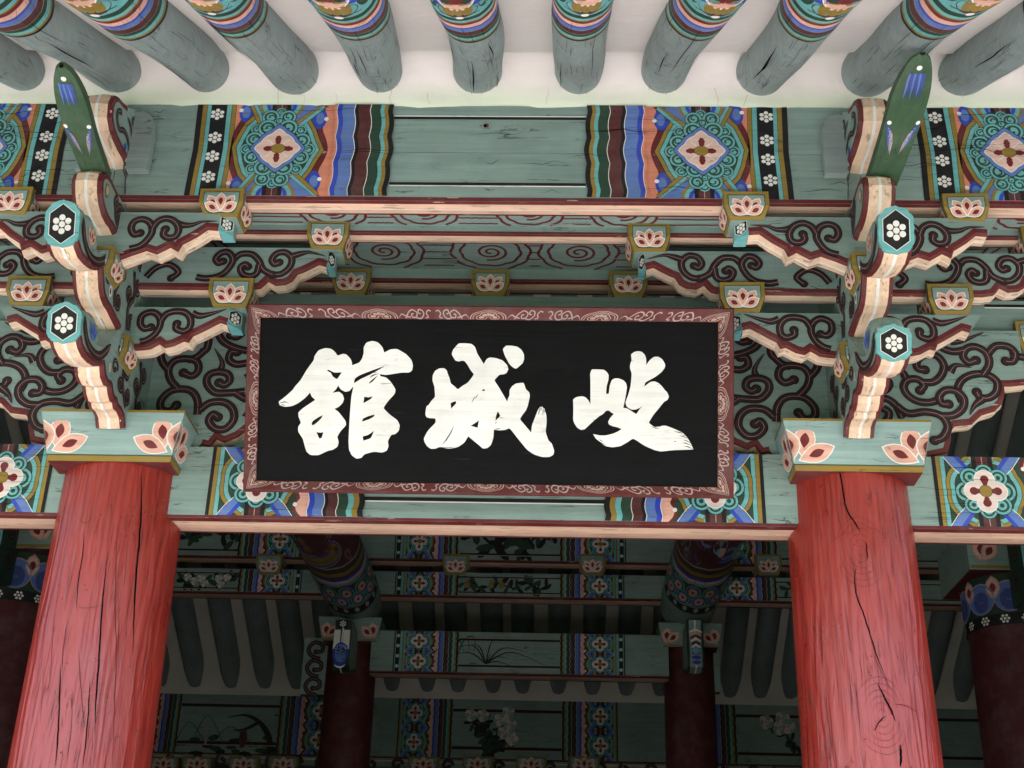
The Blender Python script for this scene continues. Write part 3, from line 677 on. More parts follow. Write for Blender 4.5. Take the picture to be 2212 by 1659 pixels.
cloud_board(5.044, YP1+.088, YP0, [at(px, 550, -.2)[0] for px in (-200, 830, 1060, 1250, 2300)]+[-2.6, 2.6, -1.5, 1.6], 'dark green soffit board painted with brown cloud spirals, the lower one nearer the signboard', (.075, .125, .165))
cloud_board(5.03, YP2+.115, YP1, [at(px, 478, -.6)[0] for px in (715, 915, 1145, 1350)]+[-2.4, 2.5], 'green soffit board painted with reddish cloud spirals, the upper one right under the purlin', (.06, .10, .135))
mb = MB(); mb.box(-5.1, 5.1, YP0, YP0+.13, 4.70, 4.886, 'teal_x'); mb.box(-1.2, 1.2, YP0+.02, YP0+.10, 4.018, 4.70, 'teal_x')
P = Paint(mb, front(YP0))
for a, b in ((-5.0, -2.55), (2.45, 5.0)):
    P.strip([(a, 4.865), (b, 4.865)], [(a, 4.85), (b, 4.85)], 'black', 1); P.strip([(a, 4.85), (b, 4.85)], [(a, 4.843), (b, 4.843)], 'white', 1)
tag(mb.build('tie_board'), 'plain dark green board filling the wall directly behind and above the signboard', 'board')
for i, px in enumerate((760, 1060, 1357)):
    p_ = at(px, 582, YP0-.03); w = at(px+41, 582, YP0-.03)[0]-at(px-41, 582, YP0-.03)[0]
    b = soro(0, 0, 0, w, .134); o = b.build('bearing_block'); o.location = (p_[0], YP0+w/2-.03, 5.021)
    tag(o, ('lotus-painted bearing block half hidden by the left long bracket arm', 'lotus-painted bearing block above the middle of the signboard', 'lotus-painted bearing block half hidden by the right long bracket arm')[i], 'block', 'lotus blocks in the row above the signboard')
p_ = at(2192, 694, YP0-.03); b = soro(0, 0, 0, .20, .15); o = b.build('bearing_block'); o.location = (p_[0]+.10, YP0+.07, p_[2])
tag(o, 'lotus block cut by the right photo edge above the large scroll board', 'block')
# ------------------------------------------------------------------ architraves
ZA0, ZA1, YA = 3.661, 4.015, -.12
au0 = at((900+190*.5424)/1.82278, 1100, YA)[0]; au1 = at((900+985*.5424)/1.82278, 1100, YA)[0]; AU = (au1-au0)/(2912-925)
def architrave(xa, xb, ends, label):
    mb = MB(); beam_body(mb, xa, xb, YA, YA+.203, ZA0, ZA1, col='teal', lip=.014, white=False)
    root = mb.build('architrave'); tag(root, label, 'beam', 'architraves between the red columns')
    pm_ = MB(); P = Paint(pm_, front(YA)); P.base = .0020
    for x0, sx in ends: pattern_plain(P, x0, sx, AU, ZA0+.014, ZA1-ZA0-.014)
    if len(ends) == 2:
        a = ends[0][0]+2905*AU; b = ends[1][0]-2905*AU
        for z0, z1, z2 in ((3.776, 3.758, 3.752), (3.93, 3.945, 3.951)):
            P.strip([(a, z0), (b, z0)], [(a, z1), (b, z1)], 'black', 1); P.strip([(a, z1), (b, z1)], [(a, z2), (b, z2)], 'white', 1)
    rnd = random.Random(3)
    for k in range(16):
        x = rnd.uniform(max(xa, -2.4), min(xb, 2.4)-.2); z = rnd.uniform(ZA0+.03, ZA1-.02); ln = rnd.uniform(.04, .25)
        P.ribbon([(x+ln*i/3, z+rnd.uniform(-.002, .002)) for i in range(4)], .0018, 'gap', 15, .4, .4)
    pm_.build('painted_pattern', root); return root
aL = au0-925*AU; aR = at((1900+1690*.5424)/1.82278, 1100, YA)[0]+925*AU
architrave(-S2+.20, S2-.20, [(aL, 1), (aR, -1)], 'painted beam below the signboard between the two red columns')
m1 = at(5, 1035, YA)[0]; m2 = at(2128, 1057, YA)[0]
architrave(-5.1, -S2-.20, [(m1+925*AU, -1)], 'painted beam running off the left photo edge beside the left red column')
architrave(S2+.20, 5.1, [(m2-925*AU, 1)], 'painted beam running off the right photo edge beside the right red column')
# ------------------------------------------------------------------ front columns
def column(x, label, seed, knots):
    rnd = random.Random(seed)
    def rad(z): t = (z-.5)/3.4; return .302-.024*max(0, t-.25)**1.3/.75**1.3*1.0
    ph = [rnd.uniform(0, 6.28) for _ in range(9)]
    def fn(u, z, h):
        r = rad(z)*(1+.006*math.sin(2*u+ph[0]+z)+.005*math.sin(3*u+ph[1]+z*1.7)+.004*math.sin(5*u+ph[2]+z*.6))
        for (ku, kz, kr, kh) in knots:
            d2 = ((u-ku)*.29)**2+(z-kz)**2; r += kh*math.exp(-d2/(kr*kr))
        return (math.sin(u)*(r+h), -math.cos(u)*(r+h), z)
    mb = MB(); n = 128
    zs = [.5+3.385*i/150 for i in range(151)]
    mb.grid([[fn(2*math.pi*k/n, z, 0) for k in range(n)] for z in zs], 'red_z', True, True)
    mb.add([fn(2*math.pi*k/n, zs[-1], 0) for k in range(n)], [tuple(range(n))], 'red_z')
    return mb, fn, rnd
def cyl_at(px, py, X, r=.29):
    # point on the column shaft (axis at x=X,y=0) seen at a photo pixel -> (u angle, z)
    d = ray(px, py); ox, oy = CAM[0]-X, CAM[1]; A = d[0]**2+d[1]**2; B = 2*(ox*d[0]+oy*d[1]); Cc = ox*ox+oy*oy-r*r
    q = B*B-4*A*Cc
    t = (-B-math.sqrt(max(q, 0)))/(2*A); p = CAM+d*t
    return (math.atan2(p[0]-X, -p[1]), p[2])
# wood relief of the columns: grain lines that bend round knots, made in the material
def column_mat(name, knots):
    base = wood(name, COL['red'], 'z', rough=.29, spec=.6, bump=.75, var=.20, crack=.5, dust=.05)
    nt = base.node_tree; N = nt.nodes.new; Lk = nt.links.new
    b = [n for n in nt.nodes if n.type == 'BSDF_PRINCIPLED'][0]; bp = [n for n in nt.nodes if n.type == 'BUMP'][0]
    tc = N('ShaderNodeTexCoord'); wv = N('ShaderNodeTexWave'); wv.wave_type = 'BANDS'; wv.bands_direction = 'X'
    mp = N('ShaderNodeMapping'); mp.inputs['Scale'].default_value = (1, 1, .16); Lk(tc.outputs['Object'], mp.inputs[0])
    wv.inputs['Scale'].default_value = 9; wv.inputs['Distortion'].default_value = 9; wv.inputs['Detail'].default_value = 4; wv.inputs['Detail Scale'].default_value = 1.2
    Lk(mp.outputs[0], wv.inputs['Vector'])
    b2 = N('ShaderNodeBump'); b2.inputs['Strength'].default_value = .45; b2.inputs['Distance'].default_value = .006
    Lk(wv.outputs['Fac'], b2.inputs['Height']); Lk(bp.outputs[0], b2.inputs['Normal']); Lk(b2.outputs[0], b.inputs['Normal'])
for X, nm, seed in ((-S2, 'redl', 1), (S2, 'redr', 2)):
    kn = [] if X < 0 else [(cyl_at(1860, 1190, X)[0], cyl_at(1860, 1190, X)[1], .10, .007), (cyl_at(1905, 1545, X)[0], cyl_at(1905, 1545, X)[1], .09, .006)]
    column_mat(nm, kn); MATS[nm+'_z'] = MATS[nm+'_z']
    mb, fn, rnd = column(X, '', seed, kn)
    mb.names = [nm+'_z']
    P = Paint(mb, fn, 'z', .0012); PM = Paint(mb, (lambda fn: (lambda u, v, h: fn(u/.29, v, h)))(fn), 'z', .0013)
    if X < 0:
        K = crop(0, 2000, .6173)
        cr = [([(905, -230), (905, 0), (893, 200), (873, 420), (860, 640), (850, 920)], .010), ([(690, 270), (660, 520), (640, 800), (630, 1000), (610, 1250), (605, 1460)], .008),
              ([(385, 1000), (380, 1200), (370, 1450), (355, 1655)], .007), ([(530, 140), (520, 300), (495, 470), (485, 640)], .005), ([(750, 100), (740, 350), (735, 640), (745, 900), (730, 1300), (715, 1655)], .0045),
              ([(575, 1100), (560, 1350), (530, 1655)], .006), ([(500, 900), (515, 1150), (540, 1400)], .004), ([(430, 700), (400, 900), (395, 1050)], .004), ([(345, 640), (330, 900), (310, 1200)], .003),
              ([(605, 160), (625, 60)], .003), ([(760, 640), (755, 1000)], .0035), ([(490, 40), (520, 90), (560, 80), (585, 40)], .003), ([(485, 632), (560, 636), (640, 622)], .0028),
              ([(820, 150), (800, 420), (790, 500)], .003), ([(990, 600), (965, 1000), (950, 1400)], .0022), ([(1000, 200), (985, 500)], .002), ([(280, 1000), (260, 1400)], .002), ([(460, 1150), (455, 1400), (420, 1655)], .003)]
    else:
        K = crop(3000, 2000, .6172)
        cr = [([(440, -520), (500, -200), (540, 0), (600, 100), (630, 150)], .008), ([(605, 370), (590, 440), (605, 560), (650, 680), (700, 840), (740, 960), (800, 1110)], .007), ([(735, 1115), (790, 1230), (820, 1290), (850, 1365)], .010),
              ([(880, 1510), (885, 1580), (882, 1655)], .012), ([(665, 215), (675, 330)], .006), ([(800, 400), (820, 480), (830, 600)], .003), ([(590, 1110), (610, 1250), (635, 1500)], .003),
              ([(400, 1180), (430, 1400), (470, 1655)], .003), ([(845, 1255), (920, 1262), (1000, 1310)], .004), ([(715, 1425), (745, 1370), (790, 1325)], .005), ([(700, 900), (760, 1040), (830, 1175)], .003),
              ([(420, 240), (460, 200), (520, 160), (560, 150)], .0022), ([(640, 125), (720, 130), (790, 175)], .0022), ([(370, 120), (375, 260)], .0022), ([(940, 700), (985, 980), (1030, 1180)], .0022), ([(290, 250), (320, 560)], .0016)]
    for pts, w in cr:
        q = cat([cyl_at(*K(*p), X) for p in pts], 6)
        q = [(u+rnd.uniform(-.004, .004), z) for u, z in q]
        PM.ribbon([(u*.29, z) for u, z in q], w*.80 if w > .0035 else w*.7, 'gap' if w > .0045 else 'redd', 1, .25, .25)
    # arcs of grain round the knots and along the shaft
    for (ku, kz, kr, kh) in kn:
        for k in range(6):
            r1 = .022+.026*k; a0 = rnd.uniform(0, .6); a1 = math.pi-rnd.uniform(0, .6)
            for sgn in (1, -1):
                pts = [(ku+r1*.72*math.cos(a0+(a1-a0)*i/10)/.29, kz+sgn*r1*1.05*math.sin(a0+(a1-a0)*i/10)+rnd.uniform(-.001, .001)) for i in range(11)]
                PM.ribbon([(a_*.29, b_) for a_, b_ in pts], .0013, 'redd', 1.4, .3, .3)
    for k in range(420):
        u = rnd.uniform(-1.35, 1.35); z = rnd.uniform(1.9, 3.8); ln = rnd.uniform(.04, .28); a = rnd.uniform(-.012, .012)
        P.ribbon([(u+a*i+rnd.uniform(-.002, .002), z+ln*i/4) for i in range(5)], rnd.uniform(.002, .006), 'redd', 1.7, .4, .4)
    for k in range(16):
        u = rnd.uniform(-1.0, 1.0); z = rnd.uniform(2.2, 3.7); P.disc((u, z), .012, 'redd', 2, 6, .0032)
    o = mb.build('column'); o.location = (X, 0, 0)
    tag(o, 'thick red wooden column left of the signboard, with straight vertical cracks' if X < 0 else 'thick red wooden column right of the signboard, with a slanting crack and knots', 'column')
# ------------------------------------------------------------------ bracket clusters (local x = across, origin on the column axis)
TS = .131
def leftcl(conv): return lambda x, y, X=-1.7: tuple(atx(*conv(x, y), X)[1:3])
def spine_board(name, out, fancy, root, paint=None, mir=True):
    fn = lambda a, b, w: (w, a, b)
    mb = MB(); board(mb, out, fancy, TS, fn, 'teal', 'y', stripe=.020)
    if paint:
        for sx in (1, -1):
            P = Paint(mb, (lambda sx: (lambda u, v, h: (sx*(TS/2+h), u, v)))(sx), 'y', .0022); paint(P)
    return mb.build(name, root)
def curl(c, r, a0, turns, sgn=1, n=16, k=.35):
    return [(c[0]+r*(1-(1-k)*i/n)*math.cos(a0+sgn*2*math.pi*turns*i/n), c[1]+r*(1-(1-k)*i/n)*math.sin(a0+sgn*2*math.pi*turns*i/n)) for i in range(n+1)]
def spine_vine(P, pts, r, w=.024):
    r *= 1.15
    """sinuous stem with curls to either side"""
    P.vine(pts, w, 1, n=5)
    n = len(pts)
    for i in range(n-1):
        a, b = np.array(pts[i]), np.array(pts[i+1]); mdir = b-a; l = np.linalg.norm(mdir); mdir = mdir/l; nd = np.array([-mdir[1], mdir[0]])*(1 if i % 2 else -1)
        c = (a+b)/2+nd*r*1.0
        a0 = math.atan2(*(a-c)[::-1]); P.vine(curl(c, r*.92, a0, .95, -1 if i % 2 else 1, 12, .30), w*.86, 2.2+.05*i, n=1)
t1 = [(-.335, 4.012), (-.372, 4.052), (-.42, 4.062), (-.468, 4.056), (-.492, 4.074), (-.525, 4.066), (-.56, 4.082), (-.586, 4.108), (-.635, 4.094), (-.684, 4.106), (-.716, 4.146),
      (-.735, 4.136), (-.79, 4.108), (-.86, 4.090), (-.93, 4.082), (-.985, 4.092), (-1.028, 4.116),
      (-1.066, 4.222), (-1.03, 4.236), (-.97, 4.222), (-.90, 4.190), (-.83, 4.182), (-.765, 4.205), (-.70, 4.262), (-.655, 4.33), (-.60, 4.385), (0, 4.385), (0, 4.012)]
t2 = [(-.595, 4.388), (-.64, 4.392), (-.70, 4.397), (-.753, 4.404), (-.80, 4.402), (-.845, 4.412), (-.88, 4.436), (-.905, 4.47), (-.93, 4.505),
      (-.965, 4.482), (-1.02, 4.456), (-1.09, 4.436), (-1.16, 4.426), (-1.21, 4.438), (-1.232, 4.452),
      (-1.276, 4.585), (-1.235, 4.598), (-1.16, 4.584), (-1.08, 4.545), (-1.00, 4.54), (-.93, 4.58), (-.87, 4.645), (-.82, 4.742), (0, 4.742), (0, 4.388)]
t3 = [(-.80, 4.745), (-.85, 4.738), (-.90, 4.742), (-.94, 4.734), (-1.0, 4.738), (-1.05, 4.758), (-1.085, 4.79), (-1.106, 4.835), (-1.10, 4.872), (-1.07, 4.90), (-1.02, 4.912), (-.90, 4.905), (0, 4.905), (0, 4.745)]
t4 = [(-.80, 4.908), (-.80, 5.00), (-.775, 5.06), (-.80, 5.098), (-.887, 5.118), (-.96, 5.112), (-1.03, 5.114), (-1.09, 5.124), (-1.135, 5.155), (-1.15, 5.21), (-1.135, 5.262), (-1.10, 5.292),
      (-1.05, 5.305), (-.98, 5.33), (-.90, 5.38), (-.83, 5.44), (-.60, 5.44), (-.60, 4.908)]
def build_cluster(mirror, jit, label):
    """one bracket cluster standing on a column; mirror flips it left-right"""
    root = empty('bracket_cluster', (0, 0, 0), label, 'bracket', 'bracket clusters on the column heads')
    J = random.Random(jit); my = (lambda x: -x) if mirror else (lambda x: x)
    # cap block
    mb = MB(); z0, z1, hw1, hw0 = 3.868, 4.105, .333, .283
    lev = [(z0, hw0), (z0+.028, hw0+.004), (z1-.012, hw1), (z1, hw1)]
    rows = [[(sx*h, sy*h, z) for sx, sy in ((-1, -1), (1, -1), (1, 1), (-1, 1))] for z, h in lev]
    mb.grid(rows[:2], 'ochre_x', False, True); mb.grid(rows[1:3], 'pale_x', False, True); mb.grid(rows[2:], 'ochre_x', False, True)
    mb.add(rows[0], [(0, 3, 2, 1)], 'maroon_x'); mb.add(rows[-1], [(0, 1, 2, 3)], 'teal_x')
    for (ux, uy, nx, ny) in ((1, 0, 0, -1), (0, 1, 1, 0), (0, -1, -1, 0)):
        def fn(u, v, h, ux=ux, uy=uy, nx=nx, ny=ny):
            f = hw0+(hw1-hw0)*v/(z1-z0); return (ux*u+nx*(f+h), uy*u+ny*(f+h), z0+v)
        P = Paint(mb, fn)
        P.strip([(-.29, .030), (.29, .030)], [(-.29, .026), (.29, .026)], 'dgreen', 1)
        H = z1-z0
        for s_ in (-1, 1):
            e = s_*.300
            def cl_(p): 
                lim = hw0+(hw1-hw0)*p[1]/H-.002
                return (max(-lim, min(lim, p[0])), max(.032, min(H-.015, p[1])))
            def pet(c, a, ln, wd, L):
                for k, m in ((1, 'white'), (.9, 'pink'), (.42, 'dred')):
                    pts = []
                    for i in range(12):
                        t = i/11; pts.append((t, math.sin(math.pi*t**1.1)**.85*.5))
                    full = pts+[(t, -q) for t, q in pts[-2:0:-1]]
                    out = []
                    for t, q in full:
                        uu = (t-.5)*ln*k+ln*.5; vv = q*wd*k
                        out.append(cl_((c[0]+s_*(-(uu*math.cos(a)-vv*math.sin(a))), c[1]+uu*math.sin(a)+vv*math.cos(a))))
                    cc = cl_((c[0]-s_*ln*.45*math.cos(a), c[1]+ln*.45*math.sin(a)))
                    P.fan(cc, out, m, L, 1); L += .3
            pet((e-s_*.05, .055), R(82), .165, .098, 1.5); pet((e-s_*.03, .045), R(22), .180, .085, 2.6); pet((e, .035), R(100), .155, .115, 3.8)
    mb.build('cap_block', root)
    mkx = lambda p: p
    # tiers of the central board, each with its projecting tongue
    def arc_dark(pts, w=.030):
        return lambda P: P.vine(pts, w, 1, n=6)
    def p1(P):
        P.vine([(-1.02, 4.222), (-.985, 4.165), (-.93, 4.132), (-.86, 4.130), (-.79, 4.150), (-.73, 4.20), (-.68, 4.265)], .030, 3, .10, .12)
        spine_vine(P, [(-.37, 4.10), (-.43, 4.15), (-.47, 4.22), (-.46, 4.30), (-.42, 4.36)], .034)
        spine_vine(P, [(-.22, 4.12), (-.25, 4.20), (-.22, 4.29), (-.26, 4.37)], .036)
        P.vine(curl((-.585, 4.20), .040, 0, .9, 1, 12, .3), .015, 2, n=1); P.vine(curl((-.56, 4.30), .034, 2, .9, -1, 12, .3), .015, 2, n=1)
        P.ribbon(cat([(-.72, 4.17), (-.66, 4.13), (-.60, 4.13), (-.55, 4.11)], 5), .007, 'aqua', 1)
        P.disc((-.645, 4.165), .013, 'white', 2, 10, .022); P.disc((-.645, 4.165), .010, 'fcream', 2.3, 10, .018)
    dz = lambda y: 0 if mirror or y > -.72 else -.045*min(1, (-.72-y)/.33)
    o1 = spine_board('lower_tongue', [(y, z+dz(y)) for y, z in t1], range(0, 16), root, (lambda P: (setattr(P, 'fn', (lambda f: (lambda u, v, h: f(u, v+dz(u), h)))(P.fn)), p1(P))))
    def p2(P):
        P.vine([(-1.225, 4.575), (-1.19, 4.515), (-1.13, 4.478), (-1.06, 4.475), (-.99, 4.50), (-.93, 4.545), (-.88, 4.605)], .030, 3, .10, .12)
        spine_vine(P, [(-.72, 4.43), (-.74, 4.50), (-.71, 4.58), (-.74, 4.66), (-.70, 4.72)], .036)
        spine_vine(P, [(-.52, 4.42), (-.55, 4.52), (-.50, 4.61), (-.54, 4.70)], .038)
        P.vine(curl((-.845, 4.50), .036, 0, .9, 1, 12, .3), .014, 2, n=1)
        P.ribbon(cat([(-.90, 4.50), (-.85, 4.445), (-.79, 4.425), (-.74, 4.43)], 5), .007, 'aqua', 1)
        P.disc((-.80, 4.465), .020, 'white', 5, 12, .028); P.disc((-.80, 4.465), .010, 'dred', 5.3, 10, .017)
        P.vine(curl((-.34, 4.55), .05, 1, .9, 1, 12, .3), .015, 2, n=1)
    o2 = spine_board('upper_tongue', t2, range(0, 14), root, p2)
    def p3(P):
        spine_vine(P, [(-.84, 4.77), (-.90, 4.81), (-.86, 4.87), (-.78, 4.86)], .028)
        P.disc((-1.035, 4.835), .024, 'ochre', 2, 12, .034); P.disc((-1.035, 4.835), .016, 'fcream', 2.4, 10, .024)
        spine_vine(P, [(-.70, 4.77), (-.66, 4.83), (-.70, 4.88), (-.62, 4.87), (-.55, 4.80), (-.45, 4.84)], .030)
    spine_board('knob_board', t3, range(0, 11), root, p3)
    def p4(P):
        spine_vine(P, [(-.82, 4.95), (-.86, 5.02), (-.84, 5.08)], .030, .015)
        P.vine([(-.87, 5.15), (-.92, 5.20), (-.98, 5.20), (-1.03, 5.17), (-1.075, 5.19), (-1.08, 5.23), (-1.05, 5.25)], .020, 2, .05, 0, n=6)
        P.disc((-.93, 5.145), .012, 'blue', 3, 10, .022)
        P.vine([(-.86, 5.20), (-.90, 5.27), (-.97, 5.285)], .016, 2.6, 0, .3); P.vine(curl((-.885, 5.315), .028, 0, .9, 1, 12, .3), .013, 2.8, n=1)
        P.ribbon(cat([(-.84, 5.13), (-.88, 5.15), (-.93, 5.17)], 5), .010, 'aqua', 1)
    spine_board('wing_board', t4, range(3, 13), root, p4)
    mb = MB(); oc = [(-.085, 5.05), (.085, 5.05)]
    for s_ in (-1, 1):
        prf = [(s_*.06, 5.06), (s_*.168, 5.06), (s_*.168, 5.28), (s_*.160, 5.33), (s_*.140, 5.362), (s_*.115, 5.375), (s_*.06, 5.375)]
        a_ = [(x, -.885, z) for x, z in prf]; b_ = [(x, -.84, z) for x, z in prf]
        mb.add(a_, [tuple(range(7))], 'rteal_x'); mb.grid([a_, b_], 'rteal_x', False, True)
    mb.build('purlin_stop', root)
    # hexagonal end plates with seven dots
    for o_, (ya, za), (yb, zb_), ex in ((o1, (-1.030, 4.098+(0 if mirror else -.042)), (-1.072 if mirror else -1.062, 4.238 if mirror else 4.178), .016), (o2, (-1.234, 4.436), (-1.284, 4.600), .020)):
        mb = MB(); L_ = math.hypot(yb-ya, zb_-za); V = ((0, (yb-ya)/L_, (zb_-za)/L_)); Nn = (0, -(zb_-za)/L_, (yb-ya)/L_)
        W = TS/2+.006; H = L_
        rs_ = .044 if L_ > .13 else .039
        base = [(-W, H*.20), (-W*.72, 0), (0, -.012), (W*.72, 0), (W, H*.20), (W, H*.80), (W*.62, H*1.02), (0, H+.018), (-W*.62, H*1.02), (-W, H*.80)]
        out = []
        for i, p in enumerate(base):
            q = base[(i+1) % len(base)]
            for k in range(5):
                t = k/5; j_ = J.uniform(-.0022, .0022) if k else 0
                out.append((p[0]+(q[0]-p[0])*t+j_, p[1]+(q[1]-p[1])*t+j_))
        f0 = plane((0, ya, za), (1, 0, 0), V, Nn)
        mb.grid([[f0(u, v, -.012) for u, v in out], [f0(u, v, .004) for u, v in out]], 'aqua_x', False, True)
        P = Paint(mb, f0, 'x', .004); P.fan((0, H/2), out, 'aqua', 0)
        hx = lambda g_: [(0, -.012+H*.08+g_), (W*.74-g_, H*.24+g_*.5), (W*.74-g_, H*.76-g_*.5), (0, H*1.0-g_), (-W*.74+g_, H*.76-g_*.5), (-W*.74+g_, H*.24+g_*.5)]
        P.fan((0, H/2), hx(-.002), 'white', 1, 1); P.fan((0, H/2), hx(.001), 'black', 1.5, 1)
        P.dots((0, H*.49), rs_, 2.2, n=14)
        mb.build('end_plate', o_)
    # lotus buds resting in the tongue hollows
    for o_, pts, bl in ((o1, [(-1.02, 4.20), (-.98, 4.16), (-.92, 4.14), (-.86, 4.15), (-.80, 4.19), (-.80, 4.24), (-.85, 4.275), (-.93, 4.285), (-1.0, 4.26)], True),
                        (o2, [(-1.235, 4.55), (-1.19, 4.51), (-1.12, 4.49), (-1.05, 4.50), (-1.0, 4.53), (-1.0, 4.585), (-1.05, 4.625), (-1.14, 4.64), (-1.21, 4.61)], False)):
        mb = MB(); cc = cat(pts, 4, True); cy = sum(p[0] for p in cc)/len(cc); cz = sum(p[1] for p in cc)/len(cc)
        rows = []
        for w, k in ((-.060, .62), (-.052, .86), (-.03, .98), (0, 1.0), (.03, .98), (.052, .86), (.060, .62)):
            rows.append([(w*1.12, cy+(p[0]-cy)*k, cz+(p[1]-cz)*k) for p in cc])
        mb.grid(rows, 'teal_y', True, True)
        for r_ in (rows[0], rows[-1]): mb.add(r_, [tuple(range(len(r_)))], 'teal_y')
        for sx in (1, -1):
            P = Paint(mb, (lambda sx: (lambda u, v, h: (sx*(.068+h), u, v)))(sx), 'y', .002)
            cols = ('lblue', 'lblue', 'blue') if bl else ('fcream', 'pink', 'dred')
            for da in (-.55, .55, 0): P.petal((cy+.0, cz-.05), R(90)+da, .085, .034, cols, 1 if da else 3)
        mb.build('lotus_bud', o_)
    # long green blade reaching out under the eaves
    mb = MB(); n = 16; tl = []
    cur = [(-1.0, 4.905, .073), (-1.15, 4.912, .075), (-1.35, 4.925, .078), (-1.50, 4.945, .082), (-1.62, 4.965, .080), (-1.72, 4.985, .066), (-1.79, 5.0, .044), (-1.825, 5.008, .012)]
    kl, kw = (.79, .76) if mirror else (.90, .90)
    cc = [(-1.0+(p[0]+1.0)*kl, p[1], p[2]*kw) for p in cat(cur, 4)]
    hb = lambda y: .052 if y > -1.5 else max(.014, .052*(1-(-1.5-y)/.36))
    mb.grid([[(-w, y, z+.006), (-w*.5, y, z), (0, y, z-.002), (w*.5, y, z), (w, y, z+.006), (w, y, z+hb(y)), (-w, y, z+hb(y))] for y, z, w in cc], 'tusk_y', False, True)
    def fb(u, v, h):    # u across, v = distance out from y=-1.0
        y = -1.0-v; i = max(0, min(len(cc)-2, next((k for k in range(len(cc)-1) if cc[k+1][0] <= y), len(cc)-2)))
        t = (y-cc[i][0])/(cc[i+1][0]-cc[i][0]); z = cc[i][1]+(cc[i+1][1]-cc[i][1])*t; w = cc[i][2]+(cc[i+1][2]-cc[i][2])*t
        return (u, y, z-.002+.008*(abs(u)/max(w, .02))**2-h-.001)
    P = Paint(mb, fb, 'y')
    for k in range(9):
        u = (-.030+.0075*k)*kw; P.ribbon([(u, .735*kl), (u*1.12, .69*kl), (u*1.2, (.62-J.uniform(0, .03))*kl)], .0105, 'dblue' if k % 3 else 'lblue', 1+.1*k, 0, .5)
    P.disc((0, .765*kl), .011, 'white', 3, 12, .011)
    for s_ in (-1, 1):
        for k in range(7): P.ribbon([(s_*(.068-.0045*k)*kw, (.44-.008*k)*kl), (s_*(.058-.005*k)*kw, (.39-.010*k)*kl), (s_*(.050-.005*k)*kw, (.33-.014*k)*kl)], .0075, ('dblue', 'dblue', 'lblue', 'dblue', 'line', 'lblue', 'line')[k], 1+.1*k, 0, .5)
        P.disc((s_*.064*kw, .455*kl), .009, 'white', 3, 12, .011)
    ob = mb.build('curved_blade', root); yw = .06 if mirror else .0
    ob.rotation_euler = (0, 0, yw); ob.location = (.0+(0 if mirror else .038)-math.sin(yw)*1.0, 0, 0)
    # cross arms
    U3 = lambda pts, Y: [(1.7-at(*c3(x, y), Y)[0], at(*c3(x, y), Y)[2]) for x, y in pts]
    U3b = lambda pts, Y: [(1.7-at(*c3b(x, y), Y)[0], at(*c3b(x, y), Y)[2]) for x, y in pts]
    U7 = lambda pts, Y: [(1.7-at(*c7(x, y), Y)[0], at(*c7(x, y), Y)[2]) for x, y in pts]
    V4 = lambda pts, Y: [(at(*c4(x, y), Y)[0]+1.7, at(*c4(x, y), Y)[2]) for x, y in pts]
    def cross_arm(name, half, Y, t, motif, chamfer=.055, stripe=.022, tipext=.055):
        """half: outline of the right half from the centre bottom out to the tip and back along the top"""
        bot, top = half                       # bottom pts from centre to tip, top z
        ztop = top; tip = bot[-1]
        right = bot+[(tip[0], ztop)]; left = [(-x, z) for x, z in right[::-1]]
        out = right+left                       # counter clockwise seen from the front? (x right, z up)
        nb = len(bot)-1
        fancy = list(range(0, nb))+list(range(len(right)+1, len(right)+1+nb))
        mb = MB(); fn = lambda a, b, w: (a, Y+t/2+w, b)
        board(mb, out, fancy, t, fn, 'teal', 'x', stripe=stripe)
        # plain dark red heel under the first step
        for s_ in (1, -1):
            # chamfered end with its hexagonal plate
            xa, za, zb_ = tip[0], tip[1], ztop
            if (s_ > 0) != mirror:      # the end away from the signboard is cut plain and slanting
                q = [(s_*xa, za), (s_*(xa+tipext), zb_), (s_*xa, zb_)]
                mb.add([(x, Y, z) for x, z in q]+[(x, Y+t, z) for x, z in q], [(0, 1, 2), (3, 5, 4), (0, 1, 4, 3), (1, 2, 5, 4)], 'teal_x')
                P = Paint(mb, (lambda s_: (lambda u, v, h: (s_*u, Y-h, v)))(s_), 'x', .0012); motif(P)
                continue
            p0, p1 = np.array((s_*xa, Y, 0.)), np.array((s_*(xa+tipext), Y+chamfer, 0.))
            for a_, b_ in ((p0, p1),):
                mb.quad((a_[0], a_[1], za-.010), (b_[0], b_[1], za-.010), (b_[0], b_[1], zb_), (a_[0], a_[1], zb_), 'aqua_x')
            mb.quad((p1[0], p1[1], za-.010), (s_*(xa+tipext), Y+t, za-.010), (s_*(xa+tipext), Y+t, zb_), (p1[0], p1[1], zb_), 'teal_x')
            mb.add([(p0[0], p0[1], za-.010), (p1[0], p1[1], za-.010), (s_*(xa+tipext), Y+t, za-.010), (s_*xa, Y+t, za-.010)], [(0, 1, 2, 3)], 'aqua_x')
            mb.add([(p0[0], p0[1], zb_), (p1[0], p1[1], zb_), (s_*(xa+tipext), Y+t, zb_), (s_*xa, Y+t, zb_)], [(0, 1, 2, 3)], 'teal_x')
            d_ = (p1-p0); L_ = np.linalg.norm(d_); Ux = d_/L_*s_; Nn = np.array([s_*chamfer, -tipext, 0])/math.hypot(chamfer, tipext)
            mid = (p0+p1)/2+np.array([0, 0, (za+zb_)/2]); H = (zb_-za)
            P = Paint(mb, plane(mid, Ux, (0, 0, 1), Nn), 'x', .001)
            w_ = L_*.40; hx = [(0, -H*.50), (w_, -H*.28), (w_, H*.26), (0, H*.47), (-w_, H*.26), (-w_, -H*.28)]
            P.fan((0, 0), [(a*1.1, b*1.05) for a, b in hx], 'white', 1, 1); P.fan((0, 0), hx, 'black', 1.4, 1); P.dots((0, -.005), L_*.33, 2, n=10, sq=1.25)
